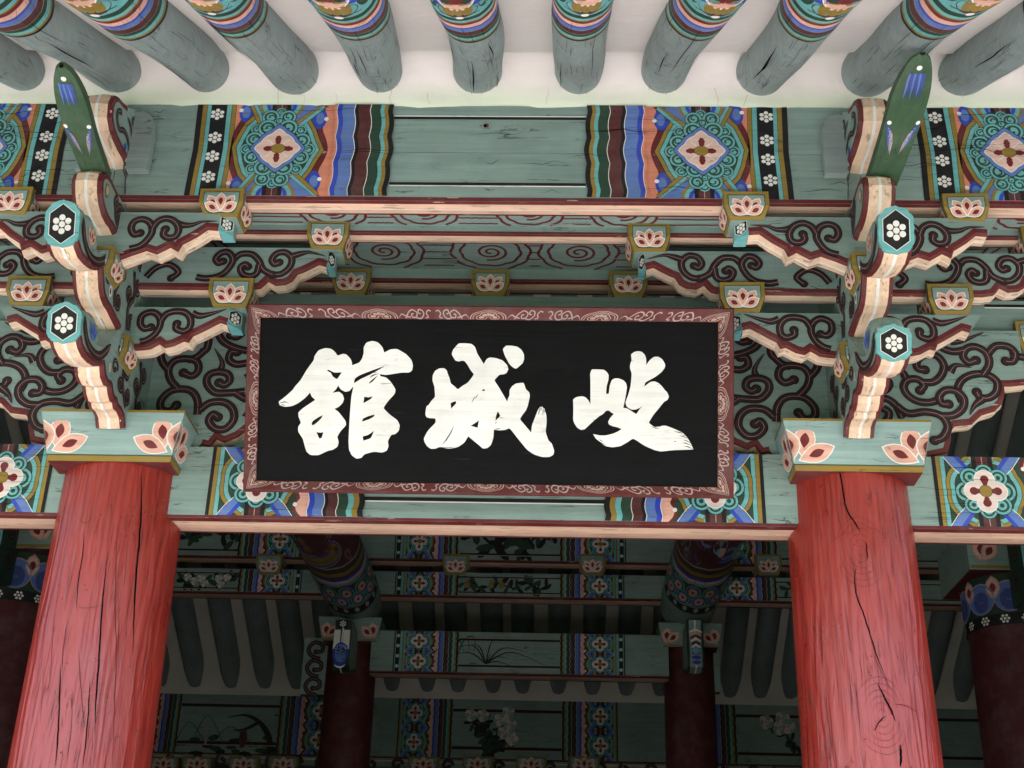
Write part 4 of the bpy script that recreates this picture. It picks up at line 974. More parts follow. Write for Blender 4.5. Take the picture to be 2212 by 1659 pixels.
            P = Paint(mb, (lambda s_: (lambda u, v, h: (s_*u, Y-h, v)))(s_), 'x', .0012); motif(P)
        return mb.build(name, root)
    # upper arm (second projection)
    Yu = YP2-.012
    bu = U3([(830, 1318), (820, 1275), (720, 1240), (650, 1262), (560, 1215), (512, 1240), (490, 1200), (400, 1150), (320, 1095), (245, 1100)], Yu)
    bu[0] = (.066, bu[0][1]-.005); zu = U3([(205, 1000)], Yu)[0][1]
    bu = [(.0, bu[0][1])]+bu[0:]
    ref4 = dict(a=[(1025, 565), (1100, 545), (1160, 500), (1205, 430), (1190, 360), (1130, 330), (1065, 350), (1040, 405), (1065, 450), (1110, 440)],
                b=[(1205, 410), (1250, 350), (1320, 325), (1385, 350), (1415, 410), (1390, 465), (1330, 478), (1295, 450), (1310, 410)], t=[(1385, 352), (1440, 375), (1520, 375), (1600, 350), (1720, 345)])
    def mot_u(P):
        f = lambda q: V4(q, Yu)
        P.vine(f(ref4['t']), .026, 1, 0, .75, n=8); P.vine(f(ref4['a']), .026, 2.2, n=8); P.vine(f(ref4['b']), .026, 3.4, n=8)
    cross_arm('upper_cross_arm', (bu, zu), Yu, .11, mot_u)
    # lower arm (first projection)
    Yl = YP1-.012
    bl = U3b([(760, 410), (715, 403), (650, 366), (612, 392), (560, 380), (490, 345), (462, 352), (440, 315), (380, 285), (255, 218), (205, 232)], Yl)
    bl = [(0, bl[0][1]-.006), (.066, bl[0][1]-.006)]+bl; zl = U3b([(205, 135)], Yl)[0][1]
    ref5 = dict(t=[(1395, 60), (1450, 82), (1520, 70), (1590, 50), (1650, 30)], a=[(1015, 270), (1070, 255), (1130, 210), (1165, 140), (1150, 80), (1100, 55), (1035, 80), (1020, 140), (1050, 175), (1095, 165)],
                b=[(1165, 125), (1210, 70), (1280, 50), (1350, 62), (1385, 110), (1375, 170), (1330, 195), (1280, 175), (1285, 140)])
    def mot_l(P):
        f = lambda q: [(at(*c5(x, y), Yl)[0]+1.7, at(*c5(x, y), Yl)[2]) for x, y in q]
        P.vine(f(ref5['t']), .026, 1, 0, .75, n=8); P.vine(f(ref5['a']), .026, 2.2, n=8); P.vine(f(ref5['b']), .026, 3.4, n=8)
    cross_arm('lower_cross_arm', (bl, zl), Yl, .11, mot_l)
    # middle long arm (first projection, second tier)
    Ym = YP1-.004
    bm = U7([(1900, 905), (1820, 892), (1790, 865), (1758, 830), (1690, 865), (1620, 858), (1570, 832), (1532, 775), (1490, 760), (1420, 725), (1355, 690), (1292, 708)], Ym)
    bm = [(0, bm[0][1]), (.3, bm[0][1])]+bm; zm_ = U7([(1260, 578)], Ym)[0][1]
    R7 = lambda q: U7(q, Ym)
    def mot_m(P):
        P.vine(R7([(1580, 650), (1500, 625), (1430, 615), (1300, 645)]), .026, 1, 0, .8, n=8)
        P.vine(R7([(1720, 800), (1650, 790), (1590, 740), (1575, 670), (1630, 620), (1700, 630), (1735, 680), (1710, 715), (1675, 700)]), .026, 1.8, n=8)
        P.vine(R7([(2050, 690), (1990, 640), (1900, 640), (1840, 690), (1800, 760), (1720, 800)]), .026, 3, n=8)
        P.vine(R7([(1835, 720), (1850, 790), (1900, 815), (1960, 800), (1985, 750), (1950, 720), (1925, 740)]), .026, 4.2, n=8)
        P.vine(R7([(2340, 830), (2260, 840), (2160, 820), (2090, 770), (2050, 690), (2090, 630), (2150, 635), (2190, 680), (2165, 715), (2130, 700)]), .026, 5.4, n=8)
        P.vine([(.10, bm[0][1]+.05), (.14, bm[0][1]+.10), (.20, bm[0][1]+.12), (.25, bm[0][1]+.08), (.22, bm[0][1]+.045)], .024, 6.4, n=8)
    cross_arm('middle_cross_arm', (bm, zm_), Ym, .10, mot_m, chamfer=.05, tipext=.03)
    # bearing blocks carried by the arms
    d = .19
    for s_ in (-1, 1):
        inn = (s_ > 0) == mirror          # side towards the signboard
        for (u, Yf, zt, w, h) in ((.512 if inn else .438, YP1-.035, 4.714, .205, .147), (.525 if inn else .440, YP2-.035, 4.968, .200, .136), (.938 if inn else .90, YP1-.035, 5.034, .197, .147)):
            b = soro(0, 0, 0, w, h, d).build('bearing_block', root)
            b.location = (s_*u+J.uniform(-.004, .004), Yf+d/2+J.uniform(-.003, .003), zt); b.rotation_euler = (0, J.uniform(-.02, .02), J.uniform(-.03, .03))
        for (u, Yc, zt) in ((.075, YP1-.0, bl[0][1]+.02), (.075, YP2+.04, bu[0][1]+.02)):
            pass
    for (Yc, zt) in ((YP1-.01, bl[0][1]+.025), (YP2+.0, bu[0][1]+.025)):
        soro(0, Yc, zt, .20, .13, .18).build('bearing_block', root)
    # big scroll boards on the wall line
    Yb = YA+.035
    o_out = [(1440, 1060), (1540, 1040), (1562, 950), (1552, 905), (1590, 862), (1700, 850), (1765, 790), (1850, 765), (1895, 720), (1912, 650), (1905, 600), (1960, 600), (2060, 590)]
    B = lambda q: [(at(*c3b(x, y), Yb)[0]-1.7, at(*c3b(x, y), Yb)[2]) for x, y in q]
    outer = B(o_out)
    zt_ = 4.70
    pol = [(.05, 4.02)]+[(outer[0][0]-.05, 4.02)]+outer+[(outer[-1][0], zt_), (.05, zt_)]
    def mk_board(s_, kind):
        mb = MB(); fn = lambda a, b, w: (s_*a, Yb+.05+w, b)
        if kind == 'outer': board(mb, pol, range(1, 1+len(outer)), .10, fn, 'teal', 'x', stripe=.020)
        else:
            q = [(1.7-at(*c3b(x, y), Yb)[0], at(*c3b(x, y), Yb)[2]) for x, y in [(385, 1035), (330, 1045), (290, 990), (235, 1012), (150, 975), (60, 900), (-20, 880)]]
            pp = [(.05, 4.02), (q[0][0]-.02, 4.02)]+q+[(q[-1][0], zt_), (.05, zt_)]
            board(mb, pp, range(2, 2+len(q)-1), .10, fn, 'teal', 'x', stripe=.020)
        P = Paint(mb, lambda u, v, h: (s_*u, Yb-h, v), 'x', .0015)
        if kind == 'outer':
            for i, (q, t0, t1) in enumerate((([(1090, 700), (1150, 700), (1210, 745), (1250, 830)], 0, .01), ([(1270, 560), (1245, 510), (1210, 465)], 0, .8), ([(1560, 525), (1600, 480), (1700, 495)], 0, .8),
                ([(1560, 325), (1640, 320), (1780, 265)], 0, .8), ([(1775, 700), (1720, 745), (1690, 805)], 0, .8),
                ([(1210, 745), (1290, 795), (1400, 785), (1500, 810), (1545, 880), (1515, 950), (1460, 972)], 0, 0), ([(1490, 812), (1580, 808), (1640, 765), (1650, 700), (1600, 650), (1530, 645), (1490, 685), (1505, 730), (1550, 735)], 0, 0),
                ([(1640, 720), (1610, 640), (1640, 575), (1710, 540), (1800, 540), (1865, 585), (1865, 650), (1820, 690), (1760, 690), (1735, 655)], 0, 0),
                ([(1500, 700), (1430, 722), (1350, 715), (1285, 675), (1258, 620), (1285, 575), (1350, 572), (1390, 610), (1365, 645)], 0, 0),
                ([(1370, 590), (1450, 590), (1505, 545), (1520, 480), (1475, 420), (1400, 412), (1345, 450), (1350, 500), (1395, 510)], 0, 0),
                ([(1775, 545), (1815, 475), (1800, 405), (1735, 362), (1670, 370), (1645, 420), (1680, 462), (1730, 448)], 0, 0), ([(1660, 380), (1580, 392), (1505, 365), (1470, 310), (1500, 270)], 0, 0),
                ([(1812, 400), (1860, 355), (1940, 360), (1985, 405), (1970, 455), (1925, 455)], 0, 0), ([(1120, 760), (1160, 790), (1150, 840)], 0, 0), ([(1130, 560), (1165, 600), (1140, 640), (1100, 640)], 0, 0),
                ([(1950, 420), (2050, 430), (2120, 470)], 0, 0))):
                P.vine(B(q), .030, 1+.9*(i % 7)+.02*i, t0, t1, n=7)
        else:
            Bi = lambda q: [(1.7-at(*c3b(x, y), Yb)[0], at(*c3b(x, y), Yb)[2]) for x, y in q]
            for i, (q, t0, t1) in enumerate((([(430, 435), (395, 410), (385, 340)], 0, .01), ([(300, 570), (285, 500), (345, 405)], 0, .85), ([(520, 490), (460, 470), (415, 430)], 0, .01),
                ([(425, 850), (430, 760), (470, 700), (540, 682), (620, 700), (675, 760), (670, 820), (610, 830), (570, 790)], 0, 0),
                ([(570, 680), (625, 620), (640, 550), (600, 495), (520, 482), (455, 500), (440, 555), (480, 595), (540, 575)], 0, 0),
                ([(120, 690), (230, 702), (320, 700), (375, 645), (370, 590), (315, 565), (245, 575), (225, 620), (260, 650), (295, 635)], 0, 0),
                ([(410, 820), (345, 770), (250, 765), (190, 810), (180, 880), (230, 940), (300, 940), (345, 890), (320, 845), (285, 865)], 0, 0),
                ([(120, 420), (210, 400), (290, 360), (330, 300)], 0, .01), ([(120, 500), (190, 510), (240, 480), (230, 430), (190, 430)], 0, 0), ([(160, 300), (200, 330), (240, 320)], 0, 0),
                ([(640, 560), (690, 500), (700, 420), (640, 380)], 0, 0), ([(100, 860), (60, 800), (20, 740)], 0, .01), ([(120, 600), (60, 560), (20, 500), (-10, 430)], 0, .01), ([(180, 700), (100, 740), (40, 700), (60, 640)], 0, 0))):
                P.vine(Bi(q), .030, 1+.9*(i % 7)+.02*i, t0, t1, n=7)
        mb.build('scroll_board', root)
    mk_board(-1 if not mirror else 1, 'inner'); mk_board(1 if not mirror else -1, 'outer')
    return root
cr_ = build_cluster(False, 5, 'painted bracket cluster on the head of the red column right of the signboard'); cr_.location = (S2, 0, 0)
cl_ = build_cluster(True, 9, 'painted bracket cluster on the head of the red column left of the signboard'); cl_.location = (-S2, 0, 0)
# far ends of the neighbouring clusters reaching into the picture edges are left to their own bays
# ------------------------------------------------------------------ signboard
SB = at(525, 1062, -.30); SBr = at(1585, 1078, -.30)
W_ = SBr[0]-SB[0]; zb0 = (SB[2]+SBr[2])/2
phi = math.atan2(.32, .788); Hh = .8505
org = np.array([SB[0], -.30, zb0]); Vs = np.array([0, -math.sin(phi), math.cos(phi)]); Ns = np.array([0, -math.cos(phi), -math.sin(phi)])
def sgn_at(px, py, off=0.0):
    d = ray(px, py); o = org+Ns*off; t = np.dot(o-CAM, Ns)/np.dot(d, Ns); p = CAM+d*t-org; return (p[0], float(np.dot(p, Vs)))
sign = empty('signboard', (0, 0, 0), 'black signboard with three large white brushed characters in a carved dark red frame', 'sign')
# local frame: x right, y = up the board, z = out of the board
sign.matrix_world = Matrix(((1, 0, 0, org[0]), (0, Vs[1], Ns[1], org[1]), (0, Vs[2], Ns[2], org[2]), (0, 0, 0, 1)))
E5 = lambda x, y: sgn_at(*c5(x, y)); c5b = crop(1900, 1200, .5424)
c5a = crop(900, 1200, .5424)
iL = (sgn_at(*c5a(238, 100), -.02)[0]+sgn_at(*c5a(195, 1290), -.02)[0])/2; iR = (sgn_at(*c5b(1700, 120), -.02)[0]+sgn_at(*c5b(1716, 1320), -.02)[0])/2
iT = (sgn_at(*c5a(1000, 105), -.02)[1]+sgn_at(*c5b(1000, 115), -.02)[1])/2; iB = (sgn_at(*c5a(1000, 1292), -.02)[1]+sgn_at(*c5b(1000, 1310), -.02)[1])/2
mb = MB()
for i in range(3):       # the board is three planks
    a, b = iB-.01+(iT-iB+.02)*i/3, iB-.01+(iT-iB+.02)*(i+1)/3
    mb.box(iL-.01, iR+.01, a+.0006, b-.0006, -.05, -.025, 'panel_x')
    mb.add([(iL-.01, a+.0006, -.025), (iR+.01, a+.0006, -.025), (iR+.01, b-.0006, -.025), (iL-.01, b-.0006, -.025)], [(0, 1, 2, 3)], 'panel_x')
mb.add([(iL-.01, iB-.01, -.026), (iR+.01, iB-.01, -.026), (iR+.01, iT+.01, -.026), (iL-.01, iT+.01, -.026)], [(0, 1, 2, 3)], 'panel_x')
mb.build('panel', sign)
def rail(name, corners, axis):
    # corners: outer a, outer b, inner b, inner a (local xy)
    oa, ob, ib, ia = [np.array(c) for c in corners]
    prof = [(0, -.055), (0, .000), (.10, .006), (.24, .004), (1.0, -.018), (1.0, -.04)]
    mb = MB(); A = [(*(oa+(ia-oa)*t), z) for t, z in prof]; Bq = [(*(ob+(ib-ob)*t), z) for t, z in prof]
    key = 'frame_'+axis
    mb.grid([A, Bq], key, False)
    L_ = np.linalg.norm(ob-oa); U = (ob-oa)/L_
    def fn(u, v, h):   # u along, v 0..1 across the sloping face
        t = .26+.72*v; a = oa+(ia-oa)*t; b = ob+(ib-ob)*t; q = a+(b-a)*(u/L_)
        return (q[0], q[1], .0034-(.0214)*(v)+h)
    wv = abs(np.linalg.norm(np.cross(np.append(U, 0), np.append(ia-oa, 0))))*.72     # face width in metres
    P = Paint(mb, fn, axis, .0008)
    q = lambda pts: [(u, v) for u, v in pts]
    return mb, P, L_, wv
def ornament(P, L_, wv, flowers, flip=False):
    """gold scrolls between half lotus flowers"""
    def rib(pts, w, m, Lr, t0=0., t1=0.):
        # width in metres, v is normalised: draw with corrected widths
        n = len(pts); A = []; B = []
        for i, p in enumerate(pts):
            q0 = pts[max(i-1, 0)]; q1 = pts[min(i+1, n-1)]
            dx, dy = q1[0]-q0[0], (q1[1]-q0[1])*wv; l = math.hypot(dx, dy) or 1e-9; k = w/2; t = i/(n-1)
            if t0 and t < t0: k *= .15+.85*t/t0
            if t1 and t > 1-t1: k *= .15+.85*(1-t)/t1
            A.append((p[0]-dy/l*k, p[1]+dx/l*k/wv)); B.append((p[0]+dy/l*k, p[1]-dx/l*k/wv))
        P.strip(A, B, m, Lr)
    V = (lambda v: 1-v) if flip else (lambda v: v)
    for f in flowers:
        for r, m, L in ((.085, 'line', 1), (.080, 'frame', 1.3), (.073, 'line', 1.6), (.069, 'frame', 1.9)):
            pts = [(max(.0, min(L_, f+r*math.cos(a)*(1+.06*abs(math.sin(3*a))))), V(max(.0, min(1, .98-(r/.085)*math.sin(a)*.86*(1+.07*abs(math.sin(3*a))))))) for a in [math.pi*i/22 for i in range(23)]]
            P.strip(pts, [(p[0], V(.985)) for p in pts], m, L)
        for a, k in ((.35, 1), (math.pi-.35, 1), (1.0, .9), (math.pi-1.0, .9), (math.pi/2, .85)):
            c = (f+.034*math.cos(a), V(.97-.45*math.sin(a)))
            pts = [(min(L_, max(0, c[0]+.022*math.cos(b)*(1.2 if a in (.35,) else 1))), V(max(0, min(1, (V(c[1]))+.26*math.sin(b))))) for b in [2*math.pi*i/10 for i in range(10)]]
            P.fan(c, pts, 'fcream', 2.2, 1)
            P.fan(c, [(c[0]+(p[0]-c[0])*.86, c[1]+(p[1]-c[1])*.86) for p in pts], 'frame', 2.5, 1); P.fan(c, [(c[0]+(p[0]-c[0])*.5, c[1]+(p[1]-c[1])*.5) for p in pts], 'line', 2.9, 1)
    fl = sorted(flowers)
    segs = [(a+.09, b-.09) for a, b in zip(fl[:-1], fl[1:])]
    if fl[0] > .2: segs.insert(0, (.10, fl[0]-.09))
    if fl[-1] < L_-.2: segs.append((fl[-1]+.09, L_-.10))
    for a, b in segs:
        mid = (a+b)/2
        for s_ in (-1, 1):
            e = a if s_ < 0 else b; l = abs(mid-e)
            X = lambda t: e-s_*t*l if s_ > 0 else e+t*l
            w = .0052
            rib([(X(t), V(v)) for t, v in cat([(0.0, .95), (.10, .55), (.22, .75), (.34, .85)], 4)], w, 'line', 1, .4, 0)
            rib([(X(t), V(v)) for t, v in cat([(.20, .95), (.30, .40), (.42, .12), (.54, .40), (.50, .80), (.40, .85), (.38, .55), (.44, .50)], 5)], w, 'line', 1.3)
            rib([(X(t), V(v)) for t, v in cat([(.50, .88), (.62, .96), (.72, .60), (.70, .20), (.60, .10), (.58, .40), (.64, .50)], 5)], w, 'line', 1.6)
            rib([(X(t), V(v)) for t, v in cat([(.76, .90), (.84, .80), (.80, .45), (.86, .15), (.93, .25)], 5)], w, 'line', 1.9)
MATS['frame_x'] = MATS['frame_x']
o4 = [(0, 0), (W_, 0), (W_, Hh), (0, Hh)]; i4 = [(iL, iB), (iR, iB), (iR, iT), (iL, iT)]
for k, (nm, ax_) in enumerate((('frame_rail', 'x'), ('frame_rail', 'z'), ('frame_rail', 'x'), ('frame_rail', 'z'))):
    a, b = k, (k+1) % 4
    mb, P, L_, wv = rail(nm, (o4[a], o4[b], i4[b], i4[a]), ax_)
    fl = [.0, L_*.26, L_*.5, L_*.735, L_] if ax_ == 'x' else [.0, L_*.5, L_]
    ornament(P, L_, wv, fl)
    mb.build(nm, sign)
# the three characters, traced as brush shapes, a few millimetres proud
k1 = crop(1050, 1320, .31348); k2 = crop(1640, 1320, .31348); k3 = crop(2220, 1340, .27723)
CH1 = ([ (150,835),(230,775),(325,690),(360,640),(430,560),(500,440),(595,310),(600,265),(650,190),(740,160),(810,170),(860,210),(890,258),(960,232),(1000,240),(1050,290),(1070,335),(1072,378),(1165,345),(1200,290),(1220,225),(1218,150),(1255,90),(1330,70),(1400,90),(1455,150),(1478,218),(1560,175),(1640,172),(1750,235),(1820,310),(1838,380),(1828,440),(1790,470),(1700,468),(1500,500),(1420,488),(1430,515),(1500,530),(1560,585),(1620,680),(1610,735),(1530,820),(1462,915),(1550,1000),(1640,1065),(1672,1130),(1660,1200),(1615,1243),(1565,1250),(1520,1330),(1532,1390),(1510,1450),(1450,1475),(1345,1462),(1225,1495),(1190,1540),(1130,1552),(1070,1510),(1035,1440),(1028,1330),(1045,1000),(1065,760),(1090,650),(1080,650),(1040,700),(985,712),(930,680),(898,632),(870,680),(825,724),(910,708),(955,745),(972,800),(955,850),(905,900),(850,925),(900,960),(940,1010),(990,1075),(998,1130),(930,1200),(885,1275),(905,1340),(890,1400),(830,1440),(770,1450),(650,1508),(550,1505),(500,1460),(475,1380),(455,1300),(395,1210),(395,1150),(432,1100),(400,1020),(398,970),(450,920),(610,812),(565,770),(545,718),(480,790),(400,850),(320,890),(230,900),(165,880)],
       [[(755,445),(775,432),(850,470),(945,465),(885,555),(830,520),(805,470)], [(1105,545),(1160,505),(1300,450),(1495,380),(1400,440),(1300,495),(1190,545),(1095,605)], [(1285,612),(1290,590),(1340,545),(1400,500),(1340,575)], [(1215,855),(1225,772),(1280,782),(1332,765),(1310,800)],
        [(1195,1085),(1210,1045),(1280,1015),(1355,995),(1350,1020),(1290,1055),(1230,1075)], [(1215,1325),(1205,1270),(1270,1255),(1350,1200),(1310,1295)], [(562,1110),(580,1075),(650,1030),(705,1003),(690,1040),(630,1100),(578,1135)], [(660,1300),(625,1215),(670,1225),(712,1217),(695,1285)]])
CH2 = ([ (92,1300),(110,1260),(150,1190),(240,1100),(240,1045),(160,1040),(125,1030),(110,990),(125,890),(150,880),(190,820),(235,775),(225,640),(200,570),(205,500),(235,445),(290,415),(350,415),(380,440),(390,480),(415,540),(430,605),(470,635),(520,682),(570,640),(640,600),(690,540),(722,490),(680,440),(640,370),(605,325),(575,318),(530,330),(490,320),(440,240),(460,180),(530,100),(610,100),(690,108),(735,145),(765,235),(800,290),(845,362),(880,300),(920,278),(1000,288),(1080,315),(1140,375),(1155,430),(1130,475),(1100,490),(1040,495),(975,565),(1020,630),(1080,730),(1140,835),(1150,790),(1168,760),(1168,690),(1200,640),(1250,605),(1345,595),(1362,640),(1375,680),(1415,715),(1425,760),(1400,880),(1375,945),(1330,1000),(1298,1055),(1370,1140),(1440,1222),(1450,1130),(1490,1030),(1520,950),(1545,905),(1575,895),(1610,925),(1632,1010),(1635,1100),(1620,1210),(1655,1320),(1700,1360),(1730,1450),(1722,1500),(1670,1530),(1580,1530),(1480,1500),(1390,1440),(1290,1320),(1170,1165),(1110,1190),(1040,1195),(972,1185),(965,1290),(935,1380),(890,1418),(835,1425),(760,1360),(650,1270),(600,1350),(520,1405),(400,1428),(290,1402),(240,1425),(180,1428),(130,1390),(100,1340)],
       [[(300,1398),(340,1350),(420,1230),(478,1115),(440,1220),(380,1320)], [(435,925),(428,850),(495,825),(498,858),(460,895)], [(990,1075),(1000,1010),(1020,955),(1055,1012)], [(680,1138),(740,1100),(785,1068),(768,1162)], [(815,698),(848,672),(862,700)]])
CH2b = ([(1082,175),(1125,130),(1200,132),(1270,145),(1320,185),(1350,240),(1352,300),(1335,350),(1290,390),(1250,422),(1205,400),(1165,360),(1110,260)], [])
CH3 = ([ (130,840),(180,805),(260,793),(310,810),(350,850),(378,905),(378,780),(378,560),(372,480),(395,412),(480,412),(570,418),(610,450),(637,490),(635,560),(610,640),(600,760),(640,760),(650,650),(680,565),(720,540),(780,540),(850,570),(885,610),(898,670),(880,790),(845,960),(900,965),(960,1005),(1030,1050),(1060,1000),(1120,925),(1080,960),(1020,985),(960,985),(890,940),(875,880),(920,760),(950,640),(965,470),(940,400),(940,350),(965,280),(955,210),(965,190),(1000,165),(1060,152),(1110,165),(1150,205),(1170,260),(1170,350),(1220,280),(1280,235),(1340,232),(1400,270),(1440,340),(1435,390),(1390,450),(1300,520),(1155,598),(1142,658),(1230,590),(1290,582),(1350,610),(1400,660),(1440,715),(1465,735),(1495,800),(1470,850),(1425,870),(1340,980),(1270,1060),(1205,1170),(1240,1200),(1290,1225),(1360,1228),(1400,1212),(1450,1212),(1600,1270),(1700,1320),(1760,1390),(1800,1460),(1840,1550),(1720,1555),(1550,1560),(1380,1580),(1290,1560),(1150,1500),(985,1390),(900,1450),(800,1505),(690,1520),(600,1505),(520,1455),(450,1390),(415,1330),(520,1352),(600,1350),(700,1325),(770,1295),(820,1260),(760,1235),(700,1222),(640,1195),(628,1160),(660,1100),(710,1045),(680,1030),(640,995),(600,1000),(560,1045),(500,1080),(400,1165),(290,1270),(240,1272),(190,1240),(150,1180),(132,1130),(135,1000),(135,920)],
       [])
DRY = {0: [[(160, 850), (230, 842)], [(175, 872), (240, 880)], [(200, 828), (270, 850)], [(1262, 505), (1330, 470), (1400, 470)], [(1285, 545), (1350, 500), (1420, 485)], [(1300, 520), (1370, 485)]],
       1: [[(1548, 900), (1540, 960), (1530, 1000)], [(1565, 893), (1562, 950)], [(1592, 905), (1590, 955), (1585, 1010)], [(1610, 930), (1612, 980)], [(690, 850), (740, 765)], [(735, 795), (775, 740)], [(300, 1405), (400, 1415), (480, 1400)], [(980, 1180), (1060, 1172)], [(985, 1110), (1010, 1090)]],
       2: [[(1840, 1552), (1770, 1515), (1690, 1500)], [(1818, 1500), (1740, 1465), (1690, 1455)], [(1806, 1465), (1750, 1430), (1690, 1415)], [(1765, 1395), (1700, 1368), (1640, 1350)], [(1700, 1322), (1640, 1310), (1560, 1290)], [(1235, 1222), (1300, 1245), (1360, 1256)], [(1250, 1212), (1330, 1236)], [(450, 1395), (520, 1450), (600, 1490)], [(500, 1400), (560, 1450)], [(1730, 1350), (1690, 1345)], [(1560, 1430), (1600, 1440)]]}
def character(parts, conv, label):
    mb = MB()
    for out, holes in parts:
        zt = -.0205
        def cv(pts):
            q = [sgn_at(*conv(x, y), -.022) for x, y in pts]
            # light rounding of corners
            r = []
            n = len(q)
            for i in range(n):
                a, b, c = q[i-1], q[i], q[(i+1) % n]
                v1 = (a[0]-b[0], a[1]-b[1]); v2 = (c[0]-b[0], c[1]-b[1]); l1 = math.hypot(*v1) or 1e-9; l2 = math.hypot(*v2) or 1e-9
                cosang = (v1[0]*v2[0]+v1[1]*v2[1])/(l1*l2)
                if cosang > .05: r.append(b)
                else: r += [(b[0]+v1[0]*.25, b[1]+v1[1]*.25), (b[0]*.9+(a[0]+c[0])*.05, b[1]*.9+(a[1]+c[1])*.05), (b[0]+v2[0]*.25, b[1]+v2[1]*.25)]
            return r
        oc = cv(out); hc = [cv(h) for h in holes]
        loops = [[Vector((x, y, 0)) for x, y in lp] for lp in (oc, *hc)]
        tri = geometry.tessellate_polygon(loops); fl = [p for lp in loops for p in lp]
        mb.add([(p.x, p.y, zt) for p in fl], tri, 'letter_x')
        for lp in (oc, *hc): mb.grid([[(x, y, zt) for x, y in lp], [(x, y, -.025) for x, y in lp]], 'letter_x', False, True)
    for q in DRY[0 if conv is k1 else 1 if conv is k2 else 2]:
        pl_ = Paint(mb, lambda u, v, h: (u, v, -.0205+h), 'x', .0003)
        pl_.ribbon(cat([sgn_at(*conv(x, y), -.022) for x, y in q], 4), .0035, 'panel', .2, .45, .45)
    rnd = random.Random(len(label))
    o = mb.build('calligraphy_character', sign); o['label'] = label
    return o
character([CH1], k1, 'left character, the densest of the three'); character([CH2, CH2b], k2, 'middle character with a separate dot at its upper right'); character([CH3], k3, 'right character with a long sweeping stroke')
# ------------------------------------------------------------------ interior of the hall
YI = 7.15
zi = lambda py, Y=YI, px=1060: at(px, py, Y)[2]
xi = lambda px, py=1270, Y=YI: at(px, py, Y)[0]
def flower(P, c, r, L=2, cols=('pale', 'petal', 'ochre')):
    for k in range(6):
        a = k*math.pi/3+.3; P.disc((c[0]+r*.6*math.cos(a), c[1]+r*.6*math.sin(a)), r*.48, cols[0] if k % 2 else cols[1], L+.02*k, 8)
    P.disc(c, r*.35, cols[1], L+.4, 8); P.disc(c, r*.15, cols[2], L+.7, 6)
def sprig(P, pts, w=.012, leaves=8, rnd=random.Random(4), L=1):
    P.ribbon(cat(pts, 5), w, 'black', L, 0, .6)
    p = cat(pts, 5)
    for k in range(leaves):
        q = p[rnd.randrange(len(p))]; a = rnd.uniform(0, 6.28); r = w*3.4
        P.disc((q[0]+r*math.cos(a), q[1]+r*math.sin(a)), r, 'dgreen' if k % 2 else 'black', L+.3+.02*k, 7, r*.42, a)
def inner_beam(name, label, Y, pT, pB, th, spans, xa, xb, motif=None, double=False, fb=True, group=None, lines=True, lip=.03, pxs=None):
    """spans: list of (px of medallion, px of inner black line, direction); motif(P, x0, x1, z0, z1)"""
    z0, z1 = zi(pB, Y), zi(pT, Y); mb = MB()
    beam_body(mb, xa, xb, Y, Y+th, z0, z1, lip=.012, white=False)
    P = Paint(mb, front(Y)); P.base = .003
    for pm_, pe, sx in spans:
        xm, xe = at(pm_, (pT+pB)/2, Y)[0], at(pe, (pT+pB)/2, Y)[0]; s_ = abs(xe-xm)/1987
        x0 = xm-sx*925*s_
        if double:
            h_ = (z1-z0)/2
            pattern_plain(P, x0, sx, s_, z0+.012, h_-.006, fb); pattern_plain(P, x0, sx, s_, z0+h_+.006, h_-.006, fb)
        else: pattern_plain(P, x0, sx, s_, z0+.012, z1-z0-.012, fb)
    ins = sorted(at(s_[1], (pT+pB)/2, Y)[0] for s_ in spans)
    if lines:
        for a, b in lines if isinstance(lines, list) else [(ins[0], ins[-1])]:
            H = z1-z0
            for k0, k1, k2 in ((.16, .21, .235), (.84, .79, .765)):
                P.strip([(a, z0+H*k1), (b, z0+H*k1)], [(a, z0+H*k0), (b, z0+H*k0)], 'black', 2)
                kk = (k0-.02, k0) if k0 < .5 else (k0, k0+.02)
                P.strip([(a, z0+H*kk[0]), (b, z0+H*kk[0])], [(a, z0+H*kk[1]), (b, z0+H*kk[1])], 'line', 2.3)
    if motif: motif(P, z0, z1)
    o = mb.build(name); tag(o, label, 'beam', group or 'painted cross beams inside the hall'); return o
G = random.Random(11)
def mot_b1(P, z0, z1):
    H = z1-z0
    sprig(P, [(xi(1020), z0+H*.95), (xi(1060), z0+H*.45), (xi(1090), z0+H*.35), (xi(1130), z0+H*.8)], .03, 14, G); sprig(P, [(xi(1130), z0+H*.3), (xi(1160), z0+H*.7), (xi(1200), z0+H*.5)], .02, 12, G)
    sprig(P, [(xi(390), z0+H*.5), (xi(440), z0+H*.7), (xi(500), z0+H*.4)], .02, 20, G)
def mot_b2(P, z0, z1):
    H = z1-z0; zc = (z0+z1)/2
    for a, b in ((1003, 1080), (1080, 1140), (1140, 1195)):
        sprig(P, [(xi(a), zc+.02), (xi((a+b)/2), zc-.03), (xi(b), zc+.03)], .014, 14, G)
    for px in (1009, 1061, 1083): P.disc((xi(px), zc), .028, 'ochre', 4, 10, .040); P.disc((xi(px), zc+.04), .016, 'ochre', 4.3, 8)
    sprig(P, [(xi(395), zc), (xi(440), zc-.02), (xi(495), zc+.01)], .016, 36, G)
    for px, dz in ((402, .03), (418, -.01), (432, .02), (440, -.03), (470, .02), (476, -.04), (488, .03)): flower(P, (xi(px), zc+dz), .042, 5)
    sprig(P, [(xi(1700), zc), (xi(1712), zc+.03), (xi(1725), zc-.01)], .014, 10, G)
inner_beam('cross_beam', 'uppermost painted cross beam inside the hall, with a pine branch in its middle panel', YI, 1135, 1212, .22,
    [(906, 990, 1), (1297, 1210, -1), (605, 515, -1), (1588, 1677, 1)], -5.4, 5.4, mot_b1, lines=[(xi(990), xi(1210)), (-5.4, xi(515)), (xi(1677), 5.4)])
